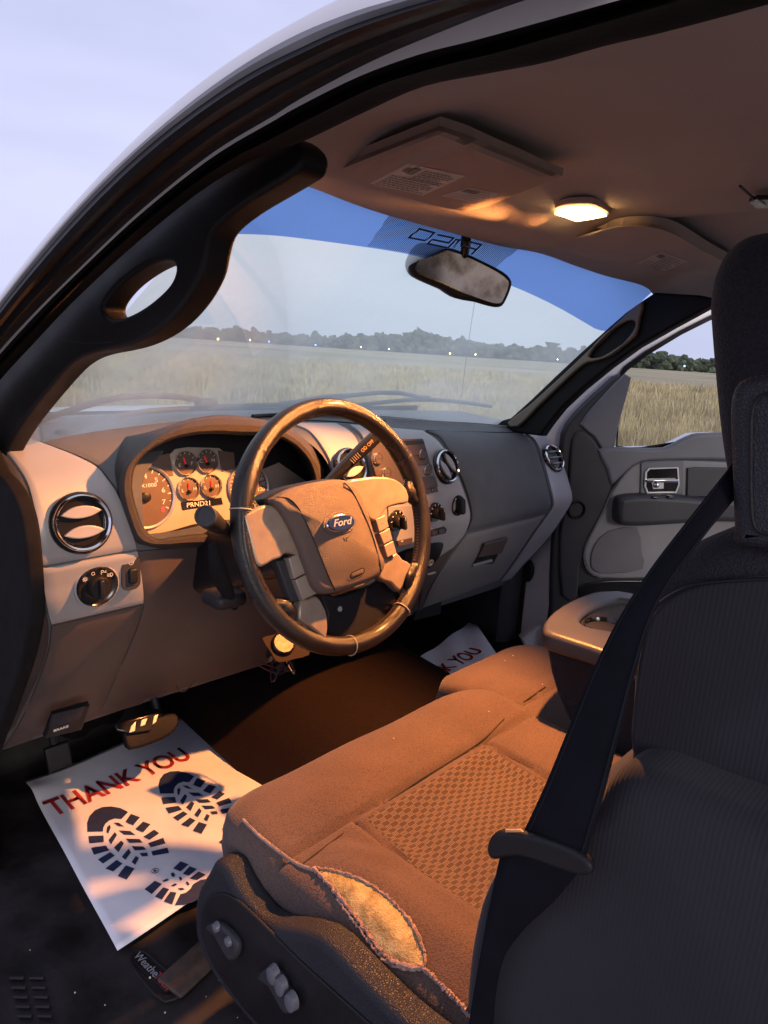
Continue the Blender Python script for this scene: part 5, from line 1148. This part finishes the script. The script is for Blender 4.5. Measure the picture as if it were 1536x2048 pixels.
slab('window_seal', [df(z6([(655, 522), (685, 478), (800, 395), (1000, 277), (1150, 202), (1500, 45), (1760, -10), (1870, 350), (1870, 880), (1150, 870), (700, 940), (640, 935)]), .001), df(z6([(672, 532), (702, 500), (810, 418), (1000, 303), (1150, 228), (1500, 75), (1735, 15), (1835, 350), (1835, 860), (1150, 845), (1060, 850), (920, 920), (700, 925), (645, 915)]), .001)], DF, .001, .008, .002, RUBB, door)
wg = pyd('side_window', [DF.P(*DF.uv(p, -.02), -.02) for p in z6([(560, 980), (640, 480), (1100, 200), (1800, -10), (1900, 950)])], [(0, 1, 2, 3, 4)], SIDEG, door, False)
TRM = mat('door_trim_grey', (.135, .14, .155), .5, 0, .06, 12, .3, 450)
TRD = mat('door_trim_dark', (.028, .028, .033), .5, 0, .1, 12, .3, 450)
TRC = mat('door_cloth_grey', (.25, .245, .25), .8, 0, .06, 12, .3, 300)
base = slab('trim_panel', [df(closed_smooth(z6([(300, 1210), (330, 900), (345, 830), (380, 770), (450, 690), (560, 590), (660, 520), (640, 760), (630, 900), (640, 928), (910, 925), (1000, 880), (1070, 850), (1150, 845), (1500, 835), (1950, 850), (1950, 2300), (900, 2400), (285, 2250), (270, 1800), (280, 1500)]), 2), .012)], DF, .001, .028, .010, TRD, door, res=4)
slab('sail_panel', [df(z6([(440, 800), (480, 740), (560, 650), (640, 565), (690, 520), (725, 540), (700, 640), (665, 760), (628, 935), (560, 935), (520, 870), (470, 830)]), .03)], DF, .02, .036, .006, TRM, door)
slab('upper_trim', [df(closed_smooth(z6([(540, 940), (640, 925), (780, 930), (910, 928), (1000, 885), (1070, 855), (1150, 848), (1500, 840), (1800, 860), (1800, 1010), (1500, 1002), (1150, 995), (900, 1000), (780, 1010), (700, 1060), (640, 1120), (610, 1130), (590, 1050)]), 2), .04)], DF, .02, .044, .010, TRM, door, res=5)
slab('speaker_pod', [df(closed_smooth(z6([(400, 880), (440, 830), (500, 860), (560, 940), (600, 1040), (620, 1150), (560, 1300), (480, 1480), (440, 1600), (430, 1750), (340, 1750), (330, 1400), (370, 1200), (385, 1000)]), 2), .034)], DF, .02, .036, .008, TRD, door)
slab('cloth_insert', [df(closed_smooth(z6([(470, 1560), (465, 1500), (490, 1430), (560, 1300), (620, 1170), (680, 1080), (740, 1020), (810, 1005), (900, 1000), (1010, 998), (1300, 1010), (1700, 1040), (1700, 1640), (1100, 1640), (800, 1650), (560, 1650), (495, 1620)]), 2), .04)], DF, .02, .041, .007, TRC, door, res=4)
strokes('insert_edge', [df(resample(z6([(560, 1648), (495, 1615), (468, 1560), (470, 1500), (500, 1420), (570, 1290), (630, 1170), (690, 1080), (750, 1025), (820, 1005)]), 30), .042)], DF, .0425, .004, TRM, door)
slab('lower_cloth', [df(closed_smooth(z6([(500, 1560), (520, 1470), (600, 1390), (760, 1370), (785, 1500), (790, 1600), (600, 1625), (520, 1610)]), 2), .044)], DF, .038, .046, .004, mat('door_cloth_mid', (.16, .155, .16), .85, 0, .06, 12, .3, 300), door)
slab('door_armrest', [df(closed_smooth(z6([(655, 1230), (690, 1200), (800, 1190), (950, 1195), (1080, 1205), (1200, 1215), (1600, 1225), (1650, 1330), (1500, 1345), (1200, 1340), (1000, 1352), (780, 1365), (680, 1360), (648, 1330)]), 3), .08)], DF, .03, .085, .018, TRD, door, res=6)
slab('pull_insert', [df(z6([(1035, 1040), (1080, 1035), (1700, 1045), (1700, 1200), (1030, 1200)]), .044)], DF, .040, .048, .004, TRD, door)
hb = slab('handle_bezel', [df(z6([(780, 1010), (1015, 1000), (1010, 1185), (775, 1185)]), .044)], DF, .040, .047, .003, TRM, door)
slab('handle_rim', [df([*z6([(800, 1062), (820, 1040), (985, 1035), (992, 1130), (975, 1178), (810, 1180), (795, 1140)])], .048), df(z6([(812, 1062), (828, 1046), (976, 1042), (982, 1130), (968, 1170), (818, 1172), (806, 1140)]), .048)], DF, .046, .052, .001, CHROD, hb)
slab('handle_recess', [df(z6([(808, 1050), (980, 1040), (985, 1172), (806, 1174)]), .048)], DF, .0465, .0485, .0005, BLKG, hb)
slab('door_handle', [df(z6([(808, 1106), (985, 1103), (982, 1117), (812, 1118)]), .055)], DF, .048, .062, .002, CHROM, hb)
slab('lock_plate', [df(z6([(838, 1120), (905, 1120), (905, 1155), (845, 1157)]), .05)], DF, .047, .052, .001, CHROD, hb)
u, v = DF.uv(z6([(868, 1135)])[0], .056); lathe('lock_lever', [(.009, .05), (.009, .056), (.006, .059), (0, .06)], DF, CHROM, hb, 20, u=u, v=v)
for p in ((855, 1203), (943, 1200)):
    u, v = DF.uv(z6([p])[0], .08); slab('window_switch', [ell(u, v, .012, .004, 16)], DF, .07, .088, .003, BLKG, hb)
u, v = DF.uv(z6([(418, 1268)])[0], .03); sp2 = lathe('door_speaker', [(.030, .02), (.030, .038), (.026, .043), (.021, .038), (.019, .028), (0, .026)], DF, BLKP, door, 32, u=u, v=v)
slab('map_pocket', [df(closed_smooth(z6([(440, 1700), (520, 1675), (640, 1665), (760, 1665), (1100, 1665), (1100, 1750), (800, 1745), (620, 1760), (480, 1790), (445, 1760)]), 2), .036)], DF, .026, .034, .003, BLKG, door)

# ------------------------------------------------------------------ mirror
mir = empty('rearview_mirror', tuple(PX((925, 545), 0)), 'dusty black rearview mirror hanging from the windshield', 'mirror')
MF = Fr(PX((925, 545), 0), (-.55, -.83, -.12)); mq = lambda l, w=0: [MF.uv(p, w) for p in zc(l, 720, 400, 4.518)]
mo = [(440, 590), (450, 540), (490, 460), (530, 410), (580, 388), (650, 392), (800, 425), (950, 475), (1100, 545), (1250, 620), (1340, 680), (1378, 740), (1370, 800), (1330, 900), (1290, 960), (1230, 972), (1150, 955), (1050, 925), (940, 908), (850, 880), (770, 830), (740, 810), (600, 750), (500, 700), (455, 650)]
ms = slab('mirror_shell', [closed_smooth(mq(mo), 2)], MF, -.035, 0, .007, BLKP, mir, res=5)
mi = [(505, 620), (530, 540), (580, 460), (620, 425), (680, 418), (800, 450), (950, 500), (1100, 570), (1250, 650), (1330, 710), (1350, 750), (1335, 820), (1300, 900), (1270, 935), (1200, 935), (1050, 885), (900, 825), (750, 755), (600, 700), (520, 650)]
m = bpy.data.materials.new('dusty_mirror'); m.use_nodes = True; nt = m.node_tree; n = nt.nodes; b = n['Principled BSDF']; b.inputs['Metallic'].default_value = .75; b.inputs['Roughness'].default_value = .12
tcn = n.new('ShaderNodeTexCoord'); nz = n.new('ShaderNodeTexNoise'); nz.inputs['Scale'].default_value = 22; nz.inputs['Detail'].default_value = 4; nt.links.new(tcn.outputs['Object'], nz.inputs['Vector'])
rp_ = n.new('ShaderNodeValToRGB'); rp_.color_ramp.elements[0].position = .35; rp_.color_ramp.elements[0].color = (.20, .15, .12, 1); rp_.color_ramp.elements[1].position = .6; rp_.color_ramp.elements[1].color = (.62, .58, .55, 1)
nt.links.new(nz.outputs[0], rp_.inputs[0]); nt.links.new(rp_.outputs[0], b.inputs['Base Color'])
slab('mirror_glass', [closed_smooth(mq(mi, .001), 2)], MF, -.002, .0008, .0004, m, mir)
tube('mirror_rim', [MF.P(*p, .001) for p in closed_smooth(mq(mi, .001), 3)]+[MF.P(*mq(mi, .001)[0], .001)], .0014, BLKG, mir, 6)
stem0 = cast(WB, (930, 476), .004)[0]
tube('mirror_stem', [stem0, (stem0+MF.P(0, .01, -.02))/2+Vector((0, -.004, .0)), MF.P(0, .01, -.03)], [.010, .008, .008], BLKG, mir, 10, 10)
box('stem_button', stem0, (.022, .010, .03), BLKG, mir, bev=.003)

# ------------------------------------------------------------------ lamp in the roof console and visors
LP0 = onp((1160, 428), (0, 0, 1.2015), (0, 0, 1))
LFm = Fr(LP0, (0, 0, -1), (0, 1, 0))
dome = empty('dome_lamp', tuple(LP0), 'lit warm courtesy lamp in the roof console', 'lamp')
lq = lambda l, w=0: [LFm.uv(p, w) for p in zc(l, 1040, 300, 3.097)]
slab('lamp_bezel', [closed_smooth(lq([(200, 395), (225, 365), (290, 345), (420, 340), (480, 355), (550, 400), (545, 420), (440, 440), (290, 462), (240, 440)]), 2)], LFm, -.012, -.003, .002, VISM, dome)
slab('lamp_lens', [closed_smooth(lq([(212, 402), (240, 380), (300, 366), (415, 362), (460, 372), (532, 404), (520, 410), (430, 428), (290, 446), (245, 428)], .002), 2)], LFm, 0, .003, .001, LAMPG, dome)
slab('map_lens', [lq([(400, 485), (560, 470), (640, 450), (685, 475), (660, 485), (550, 498), (470, 502)], .001)], LFm, -.004, .003, .001, LAMPO, dome)
cl = bpy.data.lights.new('courtesy_bulb', 'SPOT'); cl.energy = 100; cl.color = (1.0, .355, .09); cl.spot_size = math.radians(106); cl.spot_blend = .5; cl.shadow_soft_size = .012
clo = bpy.data.objects.new('courtesy_bulb', cl); COL.objects.link(clo); clo.parent = dome; clo.location = (0, 0, -.012)
clo.rotation_euler = Vector((.62, -.27, .78)).to_track_quat('Z', 'Y').to_euler()

def zvis(u, v): return 0
def visor(nm, corners, z0, z1, label, m=VISM):
    v = empty(nm, tuple(PZ(corners[0], z0)), label, 'sun visor', 'sun visors under the roof lining')
    return v
vis = visor('sun_visor', [(760, 350)], 1.19, 1.19, "driver's sun visor with two printed warning labels")
FLv = [(638, 345), (700, 372), (770, 398), (840, 412), (900, 424), (938, 427)]      # front edge
RLv = [(880, 252), (930, 268), (985, 292), (1040, 315), (1090, 338), (1125, 352)]  # rear edge
A = resample(FLv, 24); B = resample(RLv, 24)
def visheet(off, nr=18):
    R_ = []
    for k in range(nr):
        t = k/(nr-1); row = []
        for j in range(24):
            s = j/23; p = (A[j][0]*(1-t)+B[j][0]*t, A[j][1]*(1-t)+B[j][1]*t)
            zz = 1.178+.012*t-.006*math.sin(math.pi*t)*math.sin(math.pi*s)+.004*math.exp(-((s-.16)/.07)**2)*math.sin(math.pi*min(1, t*1.1))-.003*math.exp(-((s-.30)/.05)**2)
            e = min(t, 1-t, s*1.2, (1-s)*1.2); zz += .011*max(0, 1-e/.13)**2
            row.append(PZ(p, zz)+Vector((0, 0, off)))
        R_.append(row)
    return R_
G = visheet(0); nrm = [[Vector((0, 0, -1))]*24]*18
body = gridmesh('visor_board', G, VISM, vis, .009, nrm)
VB = bvh_of(body)
def label_on(B_, quad, parent, rows, solid=None, z=.0006):
    G_ = []
    for t in np.linspace(0, 1, 8): G_.append([cast(B_, (quad[0][0]*(1-s)*(1-t)+quad[1][0]*s*(1-t)+quad[2][0]*s*t+quad[3][0]*(1-s)*t, quad[0][1]*(1-s)*(1-t)+quad[1][1]*s*(1-t)+quad[2][1]*s*t+quad[3][1]*(1-s)*t), z)[0] for s in np.linspace(0, 1, 8)])
    lb = gridmesh('warning_label', G_, LABM, parent)
    bm = bmesh.new()
    def P_(s, t): return cast(B_, (quad[0][0]*(1-s)*(1-t)+quad[1][0]*s*(1-t)+quad[2][0]*s*t+quad[3][0]*(1-s)*t, quad[0][1]*(1-s)*(1-t)+quad[1][1]*s*(1-t)+quad[2][1]*s*t+quad[3][1]*(1-s)*t), z+.0006)[0]
    for k in range(rows):
        t = .10+.82*k/(rows-1); s = .06 if k > rows*.45 else .36; e = .94 if k % 3 else .82
        while s < e:
            l = random.uniform(.03, .09); a, b_ = P_(s, t), P_(min(e, s+l), t); d = (P_(s, t+.035)-a)
            bm.faces.new([bm.verts.new(q) for q in (a, b_, b_+d, a+d)]); s += l+.018
    if solid:
        for s0, s1, t0, t1 in solid: bm.faces.new([bm.verts.new(P_(*q)) for q in ((s0, t0), (s1, t0), (s1, t1), (s0, t1))])
    k = frombm('label_print', bm, LABI, lb, False); k['kind'] = 'stuff'
    return lb
label_on(VB, [(818, 327), (931, 351), (846, 390), (740, 366)], vis, 11, [(.08, .16, .12, .3), (.18, .30, .1, .36), (.06, .9, .5, .515)])
label_on(VB, [(938, 374), (998, 386), (948, 408), (882, 391)], vis, 6, [(.05, .5, .1, .35)])
tube('visor_rod', [PZ((640, 338), 1.20), PZ((655, 352), 1.187), PZ((668, 362), 1.183)], .0035, BLKP, vis, 8, 8)
vi2 = visor('sun_visor', [(1300, 520)], 1.19, 1.19, "passenger's sun visor with a single printed warning label")
A = resample([(1075, 488), (1150, 512), (1230, 540), (1310, 566), (1380, 582), (1440, 590)], 24); B = resample([(1190, 462), (1260, 448), (1340, 455), (1420, 500), (1480, 530), (1540, 560)], 24)
R_ = []
for k in range(14):
    t = k/13; row = []
    for j in range(24):
        s = j/23; p = (A[j][0]*(1-t)+B[j][0]*t, A[j][1]*(1-t)+B[j][1]*t); e = min(t, 1-t, s, 1-s)
        row.append(PZ(p, 1.177+.012*t+.004*s+.008*max(0, 1-e/.07)**2-.004*math.sin(math.pi*s)*math.sin(math.pi*t)))
    R_.append(row)
b2 = gridmesh('visor_board', R_, mat('visor_cloth_grey', (.33, .27, .25), .95, 0, .05, 9, .3, 420), vi2, .012, [[Vector((0, 0, -1))]*24]*14)
label_on(bvh_of(b2), [(1322, 503), (1376, 522), (1318, 548), (1272, 526)], vi2, 9, [(.08, .3, .1, .3)])
ch = Fr(PZ((1520, 402), 1.198), (0, 0, -1), (0, 1, 0))
tube('roof_hook', [PZ((1480, 372), 1.203), PZ((1500, 390), 1.200), PZ((1512, 400), 1.198)], .0016, BLKP, hl, 6, 8)
slab('console_latch', [[ch.uv(p) for p in ((1498, 402), (1512, 396), (1560, 396), (1560, 414), (1512, 414))]], ch, -.004, .002, .001, BLKG, hl)
slab('latch_slide', [[ch.uv(p, .003) for p in ((1506, 402), (1514, 398), (1532, 410), (1526, 413), (1512, 410))]], ch, .002, .005, .001, CHROD, hl)

# ------------------------------------------------------------------ mats on the floor
rm = empty('rubber_floor_mat', (-.5, .2, .005), 'black ribbed rubber liner under the driver paper mat', 'floor mat')
G = [[Vector((x, y, .006+.018*max(0, (abs(x+.52)-.34)/.06)**2+(max(0, y-.78)*.9)+.0015*math.sin(x*60)*math.sin(y*45))) for x in np.linspace(-.93, -.17, 50)] for y in np.linspace(-.10, .84, 60)]
gridmesh('liner', G, RMAT, rm)
for k in range(13):
    for px0 in (20, 60):
        y = 1955+k*19; p0, p1 = PZ((px0+k*4, y), .011), PZ((px0+28+k*4, y+1), .011)
        tube('tread_bar', [p0, p1], .0028, RMAT, rm, 6)
bq = [(262, 1890), (290, 1878), (395, 1968), (350, 2002)]
ZF = Fr(Vector((-.6, .2, .0115)), (0, 0, 1), (0, 1, 0))
z2 = lambda l: zc(l, 0, 1560, 2.743)
rim_ = [ZF.uv(p) for p in closed_smooth(z2([(720, 970), (760, 935), (820, 960), (920, 1050), (1040, 1110), (1000, 1170), (905, 1215), (800, 1120), (730, 1020)]), 2)]
tube('logo_ridge', [ZF.P(*p, 0) for p in rim_]+[ZF.P(*rim_[0], 0)], .0018, RMAT, rm, 6)
pl = slab('logo_plate', [[ZF.uv(p) for p in z2([(712, 985), (765, 940), (955, 1135), (910, 1165)])]], ZF, -.003, .001, .0008, BLKP, rm)
a, b = ZF.uv(z2([(755, 965)])[0]), ZF.uv(z2([(925, 1140)])[0]); an = math.atan2(b[1]-a[1], b[0]-a[0]); ln = math.hypot(b[0]-a[0], b[1]-a[1])
text('logo_print', 'Weather', ZF, a[0]+(b[0]-a[0])*.34, a[1]+(b[1]-a[1])*.34, .0013, ln*.21, mat('faded_print', (.26, .26, .29), .6), pl, rot=an)
text('logo_print', 'Tech', ZF, a[0]+(b[0]-a[0])*.82, a[1]+(b[1]-a[1])*.82, .0013, ln*.21, REDI, pl, rot=an)
box('mat_heel_pad', PZ(z2([(1060, 1020)])[0], .012), (.10, .055, .006), mat('tan_smear', (.055, .035, .026), .7, 0, .4, 40, .5, 80), rm, Matrix.Rotation(.2, 3, 'Z'), bev=.004)

def paper(label, corners, z, rx=1):
    o = empty('paper_floor_mat', tuple(sum(corners, Vector())/4), label, 'paper mat', 'white thank-you paper mats on the cab floor')
    return o
TLc, TRc, BRc, BLc = PZ((42, 1590), .022), PZ((377, 1428), .022), Vector((-.25, .19, .022)), PZ((235, 1900), .022)
pm = paper('large white THANK YOU paper mat with navy shoe prints in the driver footwell', [TLc, TRc, BRc, BLc], .022)
def wav(x, y): return .0016*math.sin(x*23+y*9)+.0013*math.sin(y*31-x*11)
eT = resample([(50, 1561), (160, 1522), (270, 1474), (377, 1428)], 30)
eB = [BLc+(BRc-BLc)*t for t in np.linspace(0, 1, 30)]
G = []
for i in range(40):
    t = i/39; row = []
    for j in range(30):
        a = PZ(eT[j], .022); q = a*(1-t)+eB[j]*t
        curl = .03*math.exp(-((t-.10)/.06)**2-(j/4)**2)+.010*max(0, t-.93)/.07*(1-j/29)*0
        row.append(Vector((q.x, q.y, q.z+wav(q.x, q.y)*.6+curl*.3)))
    G.append(row)
pg = gridmesh('paper_sheet', G, PAPER, pm); mod(pg, 'SOLIDIFY', thickness=.0006); bake(pg)
PB2 = bvh_of(pg)
def ink(name, plist, m, off, parent, B_, shift=Vector()):
    bm = bmesh.new()
    for pl_ in plist:
        bm.faces.new([bm.verts.new(q) for q in [PZ(p, .022)+shift for p in pl_]])
    bmesh.ops.subdivide_edges(bm, edges=bm.edges[:], cuts=1, use_grid_fill=False)
    for v in bm.verts:
        h = B_.ray_cast(v.co+Vector((0, 0, .2)), Vector((0, 0, -1)))[0]; v.co.z = (h.z if h else .022)+off
    return frombm(name, bm, m, parent, False)
sole = [[(480, 290), (478, 240), (492, 200), (520, 168), (560, 150), (610, 147), (660, 156), (703, 178), (690, 192), (666, 217), (630, 214), (600, 225), (578, 245), (566, 268), (565, 288)],
 [(718, 188), (768, 205), (730, 250), (688, 232)], [(785, 228), (825, 242), (785, 288), (742, 270)], [(845, 272), (873, 292), (820, 330), (787, 312)], [(895, 318), (908, 350), (828, 372), (812, 348)], [(918, 375), (928, 405), (838, 420), (830, 395)],
 [(485, 315), (568, 310), (570, 345), (490, 355)], [(500, 378), (580, 365), (600, 390), (515, 415)], [(537, 440), (605, 400), (630, 418), (565, 462)], [(578, 488), (640, 442), (672, 462), (620, 505)], [(645, 530), (690, 472), (738, 490), (695, 552)],
 [(585, 290), (588, 262), (602, 250), (608, 264), (594, 300)], [(595, 335), (630, 290), (642, 305), (610, 358)], [(625, 375), (665, 335), (680, 350), (650, 400)], [(668, 425), (705, 380), (718, 400), (688, 442)], [(722, 455), (745, 420), (762, 432), (742, 470)],
 [(622, 238), (650, 238), (682, 258), (650, 256)], [(652, 280), (715, 282), (742, 303), (680, 303)], [(690, 325), (765, 325), (782, 345), (710, 347)], [(722, 365), (785, 367), (803, 385), (740, 390)], [(765, 405), (808, 402), (812, 422), (780, 424)]]
heel = [[(950, 492), (990, 452), (1035, 468), (990, 508)], [(1002, 520), (1040, 478), (1080, 492), (1035, 530)], [(1040, 545), (1090, 505), (1128, 522), (1080, 553)], [(793, 605), (850, 560), (888, 577), (832, 632)], [(850, 645), (895, 595), (928, 605), (888, 660)], [(898, 670), (935, 618), (968, 622), (945, 685)],
 [(958, 690), (990, 630), (1020, 622), (1045, 600), (1060, 575), (1100, 552), (1140, 545), (1160, 570), (1150, 610), (1110, 645), (1060, 672), (1010, 688)],
 [(937, 520), (950, 513), (962, 527), (955, 540), (940, 534)], [(980, 540), (992, 536), (1000, 550), (990, 560)], [(1018, 565), (1030, 562), (1040, 578), (1028, 584)], [(890, 560), (915, 548), (928, 556), (900, 566)], [(938, 585), (960, 573), (972, 578), (950, 590)], [(975, 600), (1000, 596), (1015, 604), (990, 610)]]
S1 = [z2(p) for p in sole]; H1 = [z2(p) for p in heel]
dlt = PZ(z2([(1105, 298)])[0], .022)-PZ(z2([(695, 552)])[0], .022)
ink('shoe_print', S1, NAVY, .0012, pm, PB2); ink('shoe_print', S1, NAVY, .0012, pm, PB2, dlt); ink('heel_print', H1, NAVY, .0012, pm, PB2); ink('heel_print', H1, NAVY, .0012, pm, PB2, dlt)
def words(s, p0, p1, z, parent, hfac, B_=None, sx=1.0, stretch=True, m=REDI):
    a, b = PZ(p0, z), PZ(p1, z); d = (b-a); L_ = d.length; f_ = Fr((a+b)/2, (0, 0, 1), Vector((0, 0, 1)).cross(d))
    cu = text('mat_lettering', s, f_, 0, 0, 0, hfac, m, parent, sx=1.0, bold=hfac*.02)
    bb = [v.co.copy() for v in cu.data.vertices]; us = [q.dot(f_.u) for q in bb]; w_ = max(us)-min(us); k = L_/w_
    for v in cu.data.vertices:
        c = v.co; u_ = c.dot(f_.u); v.co = c+f_.u*(u_*(k-1)*(1 if stretch else 0))
    if B_:
        off = wloc(cu)
        for v in cu.data.vertices:
            h = B_.ray_cast(v.co+off+Vector((0, 0, .2)), Vector((0, 0, -1)))[0]
            if h: v.co.z = h.z+.0014-off.z
    return cu
words('THANK YOU', (98, 1622), (375, 1507), .022, pm, .082, PB2)
for p in ((851, 497), (1237, 267)):
    q = PZ(z2([p])[0], .0245); f_ = Fr(q, (0, 0, 1), (0, 1, 0)); strokes('small_mark', [ell(0, 0, .006, .006, 12)+[(.006, 0)], [(-.002, -.003), (-.002, .003), (.002, .001), (-.002, 0), (.002, -.003)]], f_, .0, .0008, BLKP, pm)
PZ2 = .10
cs = [PZ(p, PZ2) for p in ((832, 1322), (945, 1240), (997, 1310), (903, 1366))]
ux = (cs[1]-cs[0]); vy = (cs[2]-cs[1])
pm2 = paper('second white THANK YOU paper mat, lying in the passenger footwell', cs, PZ2)
P0 = cs[0]-ux*.0; ext_ = cs[1]+vy*1.9
Gq = [[cs[0]-ux*.35*(i/11)*0+(ux*(j/15))+vy*(1.9*i/11)+Vector((0, 0, .003*math.sin(j*.9+i*.7)+.008*max(0, (.25-j/15))*(1-i/11)*4*.5)) for j in range(16)] for i in range(12)]
pg2 = gridmesh('paper_sheet', Gq, PAPER, pm2)
PB3 = bvh_of(pg2)
a, b = PZ((862, 1352), PZ2), PZ((952, 1300), PZ2); 
w2 = words('NK YOU', (868, 1350), (955, 1300), PZ2, pm2, .066, PB3)
ink_ = [PZ(p, PZ2) for p in ((930, 1340), (938, 1334), (948, 1336), (955, 1345), (945, 1352), (930, 1350))]
pyd('shoe_print', [q+Vector((0, 0, .004)) for q in ink_], [tuple(range(6))], NAVY, pm2, False)
pyd('passenger_carpet', [(.20, -.3, .02), (.79, -.3, .02), (.79, .55, .075), (.20, .55, .075), (.79, .80, .11), (.20, .80, .11)], [(0, 1, 2, 3), (3, 2, 4, 5)], CARP, truck, False)
bm = bmesh.new()
for p in ((343, 1795), (412, 1993), (438, 1960), (475, 2035), (447, 1952), (300, 1955), (210, 2010), (60, 1900), (150, 1985), (330, 2025)):
    bmesh.ops.create_icosphere(bm, subdivisions=1, radius=random.uniform(.0008, .002), matrix=Matrix.Translation(PZ(p, .014)))
o = frombm('floor_grit', bm, mat('pale_grit', (.5, .42, .3), .9), None); top(o, 'pale grit scattered over the rubber liner', 'grit', None, 'stuff')
